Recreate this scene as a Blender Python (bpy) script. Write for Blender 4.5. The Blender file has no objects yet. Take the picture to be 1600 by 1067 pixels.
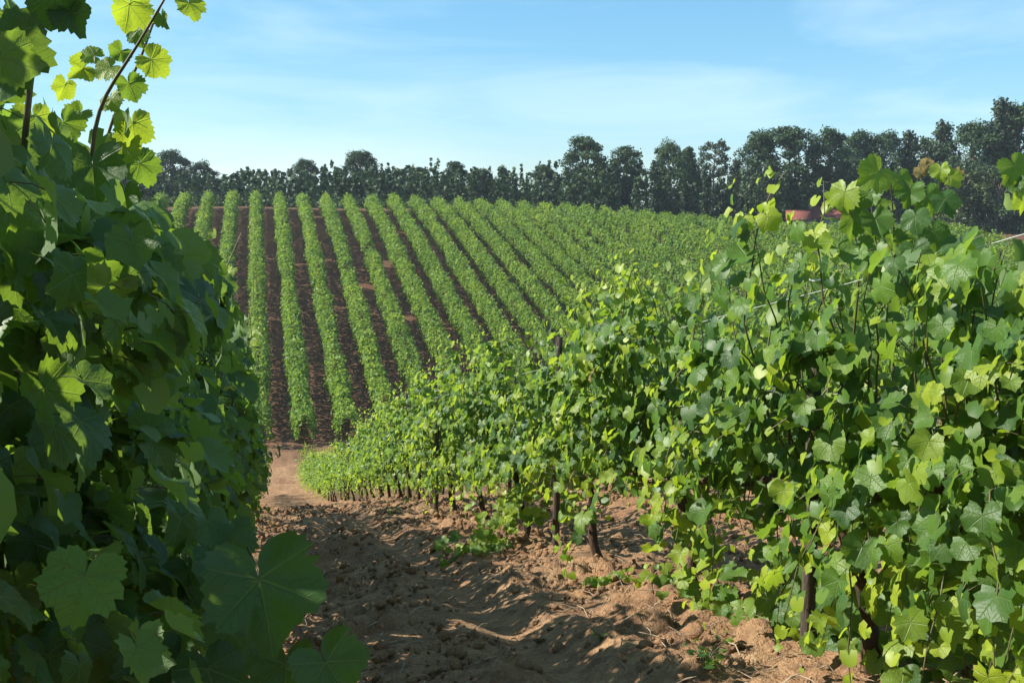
import bpy, math, random
import numpy as np
from mathutils import Matrix, Vector

random.seed(7)
rng = np.random.default_rng(11)
scene = bpy.context.scene
COL = scene.collection
PI = math.pi
R = math.radians

# ------------------------------------------------------------------ camera
EYE = np.array([0.0, 0.0, 1.1])
F = 1650.0                                   # focal length in pixels of the 1600 px wide photograph
YAW, PITCH = R(13.3), R(7.0)
fwd = np.array([math.sin(YAW) * math.cos(PITCH), math.cos(YAW) * math.cos(PITCH), -math.sin(PITCH)])
rgt = np.array([math.cos(YAW), -math.sin(YAW), 0.0])
upv = np.cross(rgt, fwd)
cam_d = bpy.data.cameras.new('camera')
cam = bpy.data.objects.new('camera', cam_d)
COL.objects.link(cam)
cam_d.sensor_width = 36.0
cam_d.lens = F / 1600.0 * 36.0
cam_d.clip_start = 0.05
cam_d.clip_end = 6000
cam.matrix_world = Matrix(((rgt[0], upv[0], -fwd[0], EYE[0]), (rgt[1], upv[1], -fwd[1], EYE[1]),
                           (rgt[2], upv[2], -fwd[2], EYE[2]), (0, 0, 0, 1)))
scene.camera = cam


def project(p):
    """world points (N,3) to photograph pixels and depth"""
    q = np.asarray(p) - EYE
    z = q @ fwd
    zz = np.where(np.abs(z) < 1e-3, 1e-3, z)
    return 800 + F * (q @ rgt) / zz, 533.5 - F * (q @ upv) / zz, z


def at(px, py, d):
    """the point seen at a pixel that lies d metres down the row"""
    v = fwd * F + rgt * (px - 800) - upv * (py - 533.5)
    return EYE + v * (d / v[1])


# ------------------------------------------------------------------ sky, sun, exposure
SUN_EL, SUN_AZ = R(36), R(-72)               # azimuth measured from +Y (down the rows) towards +X
sun_vec = np.array([math.sin(SUN_AZ) * math.cos(SUN_EL), math.cos(SUN_AZ) * math.cos(SUN_EL), math.sin(SUN_EL)])
world = bpy.data.worlds.new('World')
scene.world = world
world.use_nodes = True
wn, wl = world.node_tree.nodes, world.node_tree.links
wn.clear()
w_out = wn.new('ShaderNodeOutputWorld')
w_bg = wn.new('ShaderNodeBackground')
w_bg.inputs['Strength'].default_value = 0.080
sky = wn.new('ShaderNodeTexSky')
sky.sky_type = 'NISHITA'
sky.sun_disc = False
sky.sun_elevation = SUN_EL
sky.sun_rotation = SUN_AZ
sky.altitude = 150
sky.air_density = 1.0
sky.dust_density = 0.12
sky.ozone_density = 2.5
w_hsv = wn.new('ShaderNodeHueSaturation')
w_hsv.inputs['Hue'].default_value = 0.493
w_hsv.inputs['Saturation'].default_value = 1.42
w_tc = wn.new('ShaderNodeTexCoord')
w_map = wn.new('ShaderNodeMapping')
w_map.inputs['Scale'].default_value = (1.6, 1.6, 9.0)
w_map.inputs['Rotation'].default_value = (0.0, R(7), R(20))
w_noise = wn.new('ShaderNodeTexNoise')
w_noise.inputs['Scale'].default_value = 1.7
w_noise.inputs['Detail'].default_value = 6
w_noise.inputs['Roughness'].default_value = 0.55
w_noise.inputs['Distortion'].default_value = 0.6
w_ramp = wn.new('ShaderNodeMapRange')
w_ramp.inputs['From Min'].default_value = 0.42
w_ramp.inputs['From Max'].default_value = 0.75
w_ramp.inputs['To Max'].default_value = 0.30
w_mix = wn.new('ShaderNodeMixRGB')
w_mix.inputs['Color2'].default_value = (7.6, 8.4, 9.2, 1)
wl.new(w_tc.outputs['Generated'], w_map.inputs['Vector'])
wl.new(w_map.outputs['Vector'], w_noise.inputs['Vector'])
wl.new(w_noise.outputs['Fac'], w_ramp.inputs['Value'])
wl.new(sky.outputs['Color'], w_hsv.inputs['Color'])
w_even = wn.new('ShaderNodeMixRGB')            # thin high veil that evens out the blue
w_even.inputs['Fac'].default_value = 0.42
w_even.inputs['Color2'].default_value = (2.25, 4.2, 5.7, 1)
wl.new(w_hsv.outputs['Color'], w_even.inputs['Color1'])
wl.new(w_even.outputs['Color'], w_mix.inputs['Color1'])
wl.new(w_ramp.outputs['Result'], w_mix.inputs['Fac'])
wl.new(w_mix.outputs['Color'], w_bg.inputs['Color'])
wl.new(w_bg.outputs['Background'], w_out.inputs['Surface'])

sun_d = bpy.data.lights.new('sun', 'SUN')
sun_d.energy = 5.0
sun_d.angle = R(0.55)
sun_d.color = (1.0, 0.95, 0.86)
sun = bpy.data.objects.new('sun', sun_d)
COL.objects.link(sun)
sun.rotation_euler = Vector(sun_vec.tolist()).to_track_quat('Z', 'Y').to_euler()
sun.location = (-30, 20, 60)

scene.view_settings.view_transform = 'Standard'
scene.view_settings.look = 'None'
scene.view_settings.exposure = 1.10
scene.view_settings.gamma = 1.0
scene.view_settings.use_curve_mapping = False


# ------------------------------------------------------------------ helpers
def thing(name, label, cat, loc=(0, 0, 0), group=None):
    o = bpy.data.objects.new(name, None)
    COL.objects.link(o)
    o.location = loc
    o.empty_display_size = 0.1
    o['label'] = label
    o['category'] = cat
    if group:
        o['group'] = group
    return o


def mesh_np(name, V, faces, mats, smooth=False, mat_idx=None, tint=None, uv=None):
    """V (N,3); faces: list of (M,k) int arrays with one k each"""
    me = bpy.data.meshes.new(name)
    V = np.ascontiguousarray(V, dtype=np.float32)
    counts = np.concatenate([np.full(len(f), f.shape[1], dtype=np.int32) for f in faces])
    loops = np.concatenate([np.asarray(f).ravel() for f in faces]).astype(np.int32)
    me.vertices.add(len(V))
    me.vertices.foreach_set('co', V.ravel())
    me.loops.add(len(loops))
    me.loops.foreach_set('vertex_index', loops)
    me.polygons.add(len(counts))
    starts = np.concatenate([[0], np.cumsum(counts)[:-1]]).astype(np.int32)
    me.polygons.foreach_set('loop_start', starts)
    if mat_idx is not None:
        me.polygons.foreach_set('material_index', np.asarray(mat_idx, dtype=np.int32))
    me.update(calc_edges=True)
    if smooth:
        me.polygons.foreach_set('use_smooth', np.ones(len(counts), dtype=bool))
    for m in mats:
        me.materials.append(m)
    if tint is not None:
        a = me.attributes.new('tint', 'FLOAT', 'POINT')
        a.data.foreach_set('value', np.ascontiguousarray(tint, dtype=np.float32))
    if uv is not None:
        u = me.uv_layers.new(name='UVMap')
        u.data.foreach_set('uv', np.ascontiguousarray(uv[loops], dtype=np.float32).ravel())
    return me


def obj(name, me, parent=None, loc=None, kind=None):
    o = bpy.data.objects.new(name, me)
    COL.objects.link(o)
    if parent is not None:
        o.parent = parent
    if loc is not None:
        o.location = loc
    if kind:
        o['kind'] = kind
    return o


class Bag:
    """collects tubes, boxes and loose faces into ONE mesh"""
    def __init__(self):
        self.V, self.F3, self.F4, self.n = [], [], [], 0

    def add(self, V, f3=None, f4=None):
        V = np.asarray(V, dtype=float)
        if f3 is not None and len(f3):
            self.F3.append(np.asarray(f3) + self.n)
        if f4 is not None and len(f4):
            self.F4.append(np.asarray(f4) + self.n)
        self.V.append(V)
        self.n += len(V)

    def tube(self, pts, rad, seg=6, cap=True, rough=0.0):
        pts = np.asarray(pts, dtype=float)
        n = len(pts)
        rad = np.full(n, rad) if np.isscalar(rad) else np.asarray(rad)
        tan = np.gradient(pts, axis=0)
        tan /= np.linalg.norm(tan, axis=1)[:, None] + 1e-9
        ref = np.array([0.31, 0.95, 0.05]) if abs(tan[0][2]) > 0.6 else np.array([0, 0, 1.0])
        a = np.cross(tan, ref)
        a /= np.linalg.norm(a, axis=1)[:, None] + 1e-9
        b = np.cross(tan, a)
        th = np.arange(seg) / seg * 2 * PI
        rr = rad[:, None] * (1 + rough * rng.uniform(-1, 1, (n, seg)))
        V = pts[:, None, :] + rr[..., None] * (np.cos(th)[None, :, None] * a[:, None, :] + np.sin(th)[None, :, None] * b[:, None, :])
        i = np.arange(n - 1)[:, None] * seg
        j = np.arange(seg)[None, :]
        j2 = (j + 1) % seg
        q = np.stack([i + j, i + j2, i + seg + j2, i + seg + j], -1).reshape(-1, 4)
        V = V.reshape(-1, 3)
        f3 = []
        if cap:
            V = np.vstack([V, pts[0], pts[-1]])
            c0, c1 = n * seg, n * seg + 1
            for k in range(seg):
                f3.append((c0, (k + 1) % seg, k))
                f3.append((c1, (n - 1) * seg + k, (n - 1) * seg + (k + 1) % seg))
        self.add(V, f3, q)

    def box(self, lo, hi, rz=0.0, c=(0, 0)):
        x0, y0, z0 = lo
        x1, y1, z1 = hi
        V = np.array([(x, y, z) for z in (z0, z1) for (x, y) in ((x0, y0), (x1, y0), (x1, y1), (x0, y1))], dtype=float)
        f = [(0, 3, 2, 1), (4, 5, 6, 7), (0, 1, 5, 4), (1, 2, 6, 5), (2, 3, 7, 6), (3, 0, 4, 7)]
        self.add(V, None, f)

    def mesh(self, name, mats, smooth=True, off=None, tint=None):
        V = np.concatenate(self.V)
        if off is not None:
            V = V - np.asarray(off)
        fs = []
        if self.F3:
            fs.append(np.concatenate(self.F3))
        if self.F4:
            fs.append(np.concatenate(self.F4))
        t = None if tint is None else np.full(len(V), tint)
        return mesh_np(name, V, fs, mats, smooth, tint=t)


# numpy value noise
def _hash(ix, iy, s):
    h = (ix.astype(np.int64) * 374761393 + iy.astype(np.int64) * 668265263 + s * 144665) & 0xFFFFFFFF
    h = ((h ^ (h >> 13)) * 1274126177) & 0xFFFFFFFF
    return ((h ^ (h >> 16)) & 0xFFFF) / 65535.0


def vnoise(x, y, s=0):
    ix, iy = np.floor(x), np.floor(y)
    fx, fy = x - ix, y - iy
    fx, fy = fx * fx * (3 - 2 * fx), fy * fy * (3 - 2 * fy)
    a = _hash(ix, iy, s) * (1 - fx) + _hash(ix + 1, iy, s) * fx
    b = _hash(ix, iy + 1, s) * (1 - fx) + _hash(ix + 1, iy + 1, s) * fx
    return a * (1 - fy) + b * fy - 0.5


def fbm(x, y, s=0, o=4, g=0.5):
    v, a, f = 0, 1.0, 1.0
    for k in range(o):
        v = v + a * vnoise(x * f + 17.3 * k, y * f - 9.1 * k, s + k)
        a *= g
        f *= 2.03
    return v


def clods(x, y, s):
    """cloddy relief: each cell a lump of its own height with creases between"""
    ix, iy = np.floor(x), np.floor(y)
    f1, f2 = np.full(np.shape(x), 9.0), np.full(np.shape(x), 9.0)
    hh = np.zeros(np.shape(x))
    for dx in (-1, 0, 1):
        for dy in (-1, 0, 1):
            cx, cy = ix + dx, iy + dy
            d = np.hypot(cx + _hash(cx, cy, s) - x, cy + _hash(cx, cy, s + 7) - y)
            hh = np.where(d < f1, _hash(cx, cy, s + 13), hh)
            f2 = np.where(d < f1, f1, np.minimum(f2, d))
            f1 = np.minimum(f1, d)
    return (.25 + hh ** 2) * np.minimum(1, (f2 - f1) * 2.6) * (1 - .35 * f1)


def sstep(a, b, x):
    t = np.clip((x - a) / (b - a), 0, 1)
    return t * t * (3 - 2 * t)


# ------------------------------------------------------------------ terrain
ROW = 2.9
RX, LX = 2.35, -0.55
_pd = np.array([-2000, -200, -30, 0, 10, 17, 24, 40, 54, 60, 66, 71, 76, 90, 110, 128, 137, 143, 150, 170, 230, 400, 900, 3000.])
_pz = np.array([6, 6, 5.0, 0, -2.19, -3.70, -5.68, -10.0, -13.25, -14.15, -14.35, -14.1, -13.2, -9.75, -4.85, -0.65, 1.0, 1.55, 1.6, 1.0, -2, -8, -14, -20.])


def _smooth_profile():
    d = np.concatenate([np.linspace(-2000, -40, 80), np.arange(-40, 240, 0.5)[1:], np.linspace(240, 3000, 120)[1:]])
    z = np.interp(d, _pd, _pz)
    m = (d > -38) & (d < 238)
    k = np.ones(9) / 9
    zz = np.convolve(np.pad(z, 4, mode='edge'), k, 'valid')
    z = np.where(m, zz, z)
    return d, z


_PD, _PZ = _smooth_profile()


def gz(x, y, detail=True):
    x = np.asarray(x, dtype=float)
    y = np.asarray(y, dtype=float)
    z = np.interp(y, _PD, _PZ)
    hill = sstep(72, 135, y)
    z = z - 4.0 * (1 - np.exp(-(np.maximum(x - 15, 0) / 42.0) ** 2)) * hill
    z = z - 1.2 * (1 - np.exp(-(np.maximum(-x - 8, 0) / 25.0) ** 2)) * hill
    z = z + 0.5 * fbm(x / 23, y / 23, 3, 3) * sstep(40, 80, np.abs(y) + np.abs(x))
    if detail:
        near = (1 - sstep(30, 48, y)) * sstep(-14, -8, y)
        k = np.round((x - RX) / ROW)
        u = x - RX - k * ROW                        # offset from the closest row
        berm = 0.10 * np.exp(-(u / 0.48) ** 2)
        rut = -0.075 * np.exp(-((u + 1.02) / 0.17) ** 2) - 0.05 * np.exp(-((u - 0.85) / 0.19) ** 2)
        lump = 0.05 * np.exp(-((u + 0.72) / 0.13) ** 2) + 0.035 * np.exp(-((u + 1.32) / 0.13) ** 2)
        soft = 1 - 0.88 * np.exp(-((u + 1.0) / 0.27) ** 2)
        patch = .45 + .9 * sstep(-.15, .2, vnoise(x / .5, y / .7, 15))
        wx, wy = x + .05 * vnoise(x / .1, y / .1, 51), y + .05 * vnoise(x / .1, y / .1, 52)
        n = 0.05 * fbm(x / 0.55, y / 0.75, 11, 2) + patch * (.055 * clods(wx / .19, wy / .22, 61) + .040 * clods(wx / .085, wy / .10, 71)) + .02 * vnoise(x / .06, y / .06, 9)
        z = z + near * (berm + rut + lump * (0.6 + 1.2 * vnoise(x / .5, y / .5, 5)) + n * soft - 0.02)
        lane = sstep(48, 56, y) * (1 - sstep(68, 74, y))
        z = z + lane * (.20 * fbm(x / 1.4, y / 1.1, 81, 3) + .10 * np.sin(y * 2.1 + 1.5 * vnoise(x / 4, y / 4, 83)))
        far = sstep(48, 75, y) * (1 - sstep(140, 150, y))
        z = z + far * 0.10 * fbm(x / 0.9, y / 0.9, 31, 2)
    return z


def g1(x, y):
    return float(gz(np.array([x]), np.array([y]))[0])


# ------------------------------------------------------------------ materials
class NT:
    def __init__(self, name):
        self.m = bpy.data.materials.new(name)
        self.m.use_nodes = True
        self.n, self.l = self.m.node_tree.nodes, self.m.node_tree.links
        self.n.clear()

    def new(self, t, **kw):
        nd = self.n.new(t)
        for k, v in kw.items():
            if k.startswith('_'):
                setattr(nd, k[1:], v)
            else:
                key = k.replace('__', ' ')
                self.set(nd.inputs[key], v)
        return nd

    def set(self, sock, v):
        if hasattr(v, 'is_linked') or hasattr(v, 'links'):
            self.l.new(v, sock)
        else:
            sock.default_value = v

    def math(self, op, a, b=0.0, c=None, clamp=False):
        nd = self.n.new('ShaderNodeMath')
        nd.operation = op
        nd.use_clamp = clamp
        self.set(nd.inputs[0], a)
        self.set(nd.inputs[1], b)
        if c is not None:
            self.set(nd.inputs[2], c)
        return nd.outputs[0]

    def mix(self, f, a, b, op='MIX'):
        nd = self.n.new('ShaderNodeMixRGB')
        nd.blend_type = op
        self.set(nd.inputs[0], f)
        self.set(nd.inputs[1], a)
        self.set(nd.inputs[2], b)
        return nd.outputs[0]

    def noise(self, vec, scale, detail=4, rough=0.55, out='Fac'):
        nd = self.n.new('ShaderNodeTexNoise')
        nd.inputs['Scale'].default_value = scale
        nd.inputs['Detail'].default_value = detail
        nd.inputs['Roughness'].default_value = rough
        if vec is not None:
            self.l.new(vec, nd.inputs['Vector'])
        return nd.outputs[out]

    def ramp(self, f, lo, hi, a=0.0, b=1.0):
        nd = self.n.new('ShaderNodeMapRange')
        self.set(nd.inputs['Value'], f)
        nd.inputs['From Min'].default_value = lo
        nd.inputs['From Max'].default_value = hi
        nd.inputs['To Min'].default_value = a
        nd.inputs['To Max'].default_value = b
        return nd.outputs['Result']

    def out(self, shader):
        o = self.n.new('ShaderNodeOutputMaterial')
        self.l.new(shader, o.inputs['Surface'])
        return self.m


def c4(r, g, b):
    return (r, g, b, 1.0)


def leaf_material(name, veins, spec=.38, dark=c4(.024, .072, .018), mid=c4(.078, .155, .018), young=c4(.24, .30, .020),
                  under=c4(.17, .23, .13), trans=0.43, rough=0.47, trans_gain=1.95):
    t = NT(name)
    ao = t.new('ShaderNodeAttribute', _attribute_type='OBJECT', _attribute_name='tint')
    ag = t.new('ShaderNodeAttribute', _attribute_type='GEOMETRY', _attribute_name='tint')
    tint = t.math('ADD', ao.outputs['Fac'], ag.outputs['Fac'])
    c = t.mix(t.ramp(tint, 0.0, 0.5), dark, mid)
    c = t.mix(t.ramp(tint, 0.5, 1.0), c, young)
    tc = t.new('ShaderNodeTexCoord')
    geo = t.new('ShaderNodeNewGeometry')
    nz = t.noise(tc.outputs['Object'], 9.0, 3)
    c = t.mix(0.35, c, t.mix(nz, c4(.35, .42, .3), c4(.75, .72, .6)), 'OVERLAY')
    height = nz
    if veins:
        uv = t.new('ShaderNodeSeparateXYZ', Vector=tc.outputs['UV'])
        u = t.math('ABSOLUTE', uv.outputs[0])
        v = uv.outputs[1]
        vein = None
        for a in (0.0, 0.88, 1.85):
            perp = t.math('ABSOLUTE', t.math('SUBTRACT', t.math('MULTIPLY', u, math.cos(a)), t.math('MULTIPLY', v, math.sin(a))))
            along = t.math('ADD', t.math('MULTIPLY', u, math.sin(a)), t.math('MULTIPLY', v, math.cos(a)))
            w = t.math('MULTIPLY_ADD', along, -0.020, 0.030)
            m = t.math('SUBTRACT', 1.0, t.math('DIVIDE', perp, w), clamp=True)
            m = t.math('MULTIPLY', m, t.math('GREATER_THAN', along, 0.0))
            # side veins: herringbone along every main vein
            hb = t.math('PINGPONG', t.math('SUBTRACT', along, t.math('MULTIPLY', perp, 0.75)), 0.075)
            sv = t.math('SUBTRACT', 1.0, t.math('DIVIDE', hb, 0.010), clamp=True)
            sv = t.math('MULTIPLY', sv, t.math('LESS_THAN', perp, t.math('MULTIPLY', along, 0.42)))
            m = t.math('MAXIMUM', m, t.math('MULTIPLY', sv, 0.45))
            vein = m if vein is None else t.math('MAXIMUM', vein, m)
        c = t.mix(t.math('MULTIPLY', vein, 0.45), c, c4(.20, .27, .10))
        height = t.math('SUBTRACT', t.math('MULTIPLY', nz, 0.5), vein)
    back = geo.outputs['Backfacing']
    # small brown blemishes
    c = t.mix(t.ramp(t.noise(tc.outputs['Object'], 34.0 if not veins else 4.2, 2), .70, .76, 0, .6), c, c4(.13, .085, .03))
    face = t.mix(t.math('MULTIPLY', back, 0.65), c, under)
    bump = t.new('ShaderNodeBump', Strength=0.5, Distance=0.006, Height=height)
    p = t.new('ShaderNodeBsdfPrincipled', Base__Color=face, Roughness=t.math('MULTIPLY_ADD', back, 0.3, rough), Normal=bump.outputs['Normal'])
    p.inputs['Specular IOR Level'].default_value = spec
    tcol = t.mix(1.0, t.mix(0.28, c, young), c4(trans_gain, trans_gain, trans_gain * .75), 'MULTIPLY')
    tr = t.new('ShaderNodeBsdfTranslucent', Color=tcol, Normal=bump.outputs['Normal'])
    mx = t.new('ShaderNodeMixShader', Fac=trans)
    t.l.new(p.outputs[0], mx.inputs[1])
    t.l.new(tr.outputs[0], mx.inputs[2])
    return t.out(mx.outputs[0])


M = {}
M['leaf'] = leaf_material('vine_leaf', True)
M['leaf_plain'] = leaf_material('vine_foliage', False)
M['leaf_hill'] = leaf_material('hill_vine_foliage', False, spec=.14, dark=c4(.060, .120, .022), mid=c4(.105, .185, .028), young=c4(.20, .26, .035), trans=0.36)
M['leaf_dry'] = leaf_material('withered_leaf', True, dark=c4(.16, .10, .04), mid=c4(.22, .15, .05), young=c4(.30, .22, .07), under=c4(.2, .15, .07), trans=0.3, trans_gain=1.0)
M['weed'] = leaf_material('weed_leaf', False, dark=c4(.05, .12, .03), mid=c4(.075, .16, .035))


def wood_material(name, a, b, scale=14.0, stretch=(1, 1, .18), bump=0.9):
    t = NT(name)
    tc = t.new('ShaderNodeTexCoord')
    mp = t.new('ShaderNodeMapping', Vector=tc.outputs['Object'])
    mp.inputs['Scale'].default_value = stretch
    n1 = t.noise(mp.outputs[0], scale, 6, .65)
    n2 = t.noise(tc.outputs['Object'], 5, 3)
    c = t.mix(t.ramp(n1, .3, .7), a, b)
    c = t.mix(0.5, c, t.mix(n2, c4(.6, .6, .6), c4(1.2, 1.2, 1.2)), 'MULTIPLY')
    bp = t.new('ShaderNodeBump', Strength=bump, Distance=0.02, Height=n1)
    p = t.new('ShaderNodeBsdfPrincipled', Base__Color=c, Roughness=0.9, Normal=bp.outputs[0])
    p.inputs['Specular IOR Level'].default_value = 0.2
    return t.out(p.outputs[0])


M['bark'] = wood_material('vine_bark', c4(.028, .017, .011), c4(.10, .062, .04), 40)
M['post'] = wood_material('weathered_post', c4(.035, .026, .02), c4(.11, .088, .066), 30)
M['trunk'] = wood_material('tree_bark', c4(.12, .095, .075), c4(.34, .29, .24), 3, (1, 1, .3))
M['pine_bark'] = wood_material('pine_bark', c4(.07, .045, .03), c4(.2, .14, .1), 4, (1, 1, .4))
t = NT('green_cane')
p = t.new('ShaderNodeBsdfPrincipled', Base__Color=t.mix(t.noise(t.new('ShaderNodeTexCoord').outputs['Object'], 6, 2), c4(.07, .09, .022), c4(.085, .045, .022)), Roughness=.5)
M['cane'] = t.out(p.outputs[0])
t = NT('galvanised_wire')
p = t.new('ShaderNodeBsdfPrincipled', Base__Color=t.mix(t.noise(t.new('ShaderNodeTexCoord').outputs['Object'], 30, 2), c4(.5, .5, .48), c4(.65, .65, .62)), Roughness=.4, Metallic=.35)
M['wire'] = t.out(p.outputs[0])


def soil_material(name, bumps=True):
    t = NT(name)
    geo = t.new('ShaderNodeNewGeometry')
    P = geo.outputs['Position']
    n1 = t.noise(P, 0.9, 5, .6)
    n2 = t.noise(P, 7.0, 5, .6)
    n3 = t.noise(P, 45.0, 4, .65)
    big = t.noise(P, 0.09, 3, .5)
    red, tan, dark = c4(.285, .15, .076), c4(.375, .235, .125), c4(.14, .08, .047)
    c = t.mix(t.ramp(n1, .38, .62), red, tan)
    c = t.mix(t.ramp(n2, .42, .72), c, dark)
    c = t.mix(t.ramp(n3, .56, .74, 0, .65), c, c4(.46, .35, .23))
    c = t.mix(t.ramp(n3, .44, .25, 0, .7), c, dark)
    c = t.mix(t.ramp(big, .45, .62, 0, .3), c, c4(.26, .13, .07))
    y = t.new('ShaderNodeSeparateXYZ', Vector=P)
    # the far slope is a darker, redder soil than the sandy ground on this side of the lane
    slope_soil = t.mix(t.ramp(n2, .35, .65), c4(.17, .080, .042), c4(.085, .055, .034))
    c = t.mix(t.ramp(t.math('ADD', y.outputs[1], t.math('MULTIPLY', t.math('SUBTRACT', n1, .5), 22.0)), 62, 72), c, slope_soil)
    # leaf mould and grass under the trees beyond the vineyard
    far = t.ramp(y.outputs[1], 150, 160)
    c = t.mix(far, c, t.mix(n1, c4(.05, .06, .03), c4(.10, .09, .05)))
    h = t.math('ADD', t.math('MULTIPLY', n2, 0.6), t.math('MULTIPLY', n3, 0.5))
    bp = t.new('ShaderNodeBump', Strength=1.0, Distance=0.07, Height=h)
    p = t.new('ShaderNodeBsdfPrincipled', Base__Color=c, Roughness=0.95, Normal=bp.outputs[0])
    p.inputs['Specular IOR Level'].default_value = 0.1
    return t.out(p.outputs[0])


M['soil'] = soil_material('red_soil')


def crown_material(name, a, b, trans=0.2):
    t = NT(name)
    ag = t.new('ShaderNodeAttribute', _attribute_type='GEOMETRY', _attribute_name='tint')
    oi = t.new('ShaderNodeObjectInfo')
    c = t.mix(ag.outputs['Fac'], a, b)
    c = t.mix(0.6, c, t.mix(oi.outputs['Random'], c4(.7, .8, .8), c4(1.25, 1.15, 1.0)), 'MULTIPLY')
    p = t.new('ShaderNodeBsdfPrincipled', Base__Color=c, Roughness=0.6)
    p.inputs['Specular IOR Level'].default_value = 0.25
    tr = t.new('ShaderNodeBsdfTranslucent', Color=c)
    mx = t.new('ShaderNodeMixShader', Fac=trans)
    t.l.new(p.outputs[0], mx.inputs[1])
    t.l.new(tr.outputs[0], mx.inputs[2])
    return t.out(mx.outputs[0])


M['euc'] = crown_material('eucalyptus_foliage', c4(.024, .058, .026), c4(.072, .120, .044))
M['pine'] = crown_material('pine_foliage', c4(.030, .055, .026), c4(.065, .095, .045))
M['bushy'] = crown_material('broadleaf_foliage', c4(.035, .065, .022), c4(.080, .120, .040))

# ------------------------------------------------------------------ ground: one sheet to the horizon
def graded(segs):
    out = []
    for a, b, s0, s1 in segs:
        v, x = [], a
        while x < b - 1e-6:
            v.append(x)
            f = (x - a) / (b - a)
            x += s0 + (s1 - s0) * f
        out += v
    out.append(segs[-1][1])
    return np.array(out)


xs = graded([(-1500, -120, 300, 25), (-120, -30, 8, 1.2), (-30, -1.6, 1.0, .25), (-1.6, 3.6, .038, .038), (3.6, 4.2, .05, .1), (4.2, 12, .12, .5), (12, 90, .8, 1.0), (90, 200, 4, 20), (200, 1500, 60, 300)])
ys = graded([(-1500, -30, 300, 8), (-30, 2.0, 3.0, .12), (2.0, 3.5, .08, .036), (3.5, 8, .036, .045), (8, 24, .05, .17), (24, 60, .4, .7), (60, 150, .6, .9), (150, 250, 4, 8), (250, 1800, 30, 300)])
GX, GY = np.meshgrid(xs, ys)
GZ = gz(GX, GY)
nx, ny = len(xs), len(ys)
ii = (np.arange(ny - 1)[:, None] * nx + np.arange(nx - 1)[None, :]).ravel()
quads = np.stack([ii, ii + 1, ii + nx + 1, ii + nx], -1)
ground = obj('ground', mesh_np('ground', np.stack([GX.ravel(), GY.ravel(), GZ.ravel()], -1), [quads], [M['soil']], smooth=True), kind='structure')

# ------------------------------------------------------------------ loose clods, chopped prunings
def ico():
    p = (1 + 5 ** .5) / 2
    v = np.array([(-1, p, 0), (1, p, 0), (-1, -p, 0), (1, -p, 0), (0, -1, p), (0, 1, p), (0, -1, -p), (0, 1, -p), (p, 0, -1), (p, 0, 1), (-p, 0, -1), (-p, 0, 1)], float)
    v /= np.linalg.norm(v[0])
    f = np.array([(0, 11, 5), (0, 5, 1), (0, 1, 7), (0, 7, 10), (0, 10, 11), (1, 5, 9), (5, 11, 4), (11, 10, 2), (10, 7, 6), (7, 1, 8), (3, 9, 4), (3, 4, 2), (3, 2, 6), (3, 6, 8), (3, 8, 9), (4, 9, 5), (2, 4, 11), (6, 2, 10), (8, 6, 7), (9, 8, 1)])
    return v, f


def rand_rot(n):
    q = rng.normal(size=(n, 4))
    q /= np.linalg.norm(q, axis=1)[:, None]
    w, x, y, z = q.T
    return np.stack([np.stack([1 - 2 * (y * y + z * z), 2 * (x * y - w * z), 2 * (x * z + w * y)], -1),
                     np.stack([2 * (x * y + w * z), 1 - 2 * (x * x + z * z), 2 * (y * z - w * x)], -1),
                     np.stack([2 * (x * z - w * y), 2 * (y * z + w * x), 1 - 2 * (x * x + y * y)], -1)], -2)


iv, jf = ico()
N = 8500
cy = 3.0 + 19 * rng.random(N * 3) ** 1.7
cx = rng.uniform(-1.4, 5.0, N * 3)
uu = cx - RX - np.round((cx - RX) / ROW) * ROW
keep = rng.random(N * 3) < (0.35 + 1.4 * fbm(cx / .6, cy / .6, 77, 3)) * (1 - .93 * np.exp(-((uu + 1.02) / .22) ** 2))
cx, cy = cx[keep][:N], cy[keep][:N]
N = len(cx)
sz = 0.006 + 0.030 * rng.random(N) ** 4 + 0.0009 * cy
Vc = (iv[None] * rng.uniform(.45, 1.35, (N, 12, 1))) * sz[:, None, None] * rng.uniform(.5, 1.5, (N, 1, 3))
Vc = np.einsum('nij,nkj->nki', rand_rot(N), Vc) + np.stack([cx, cy, gz(cx, cy) + sz * .25], -1)[:, None, :]
Fc = (jf[None] + (np.arange(N) * 12)[:, None, None]).reshape(-1, 3)
obj('soil_clods', mesh_np('soil_clods', Vc.reshape(-1, 3), [Fc], [M['soil']], smooth=False), kind='stuff')

t = NT('dry_prunings')
tcn = t.new('ShaderNodeNewGeometry')
p = t.new('ShaderNodeBsdfPrincipled', Base__Color=t.mix(t.noise(tcn.outputs['Position'], 3, 2), c4(.16, .10, .06), c4(.48, .38, .26)), Roughness=.85)
M['twig'] = t.out(p.outputs[0])
bag = Bag()
for k in range(1500):
    y = 3 + 17 * random.random() ** 1.4
    x = random.choice([random.gauss(0.35, .38), random.gauss(1.9, .35), random.uniform(-1, 4.5)])
    L = random.uniform(.03, .16)
    a = random.uniform(0, PI)
    z = g1(x, y) + .012
    dx, dy = math.cos(a) * L / 2, math.sin(a) * L / 2
    e = random.uniform(-.01, .03)
    bag.tube([(x - dx, y - dy, z), (x + .1 * dy, y - .1 * dx, z + e), (x + dx, y + dy, z + e * .6)], [random.uniform(.0012, .004)] * 3, 3, cap=False)
obj('dry_twigs', bag.mesh('dry_twigs', [M['twig']], smooth=False), kind='stuff')

# ------------------------------------------------------------------ leaf templates
_RA = np.array([0, .22, .50, .72, .95, 1.2, 1.50, 1.75, 2.1, 2.5, 2.85, PI])
_RR = np.array([1.0, .86, .70, .82, .90, .80, .64, .66, .66, .58, .46, .12])


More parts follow.
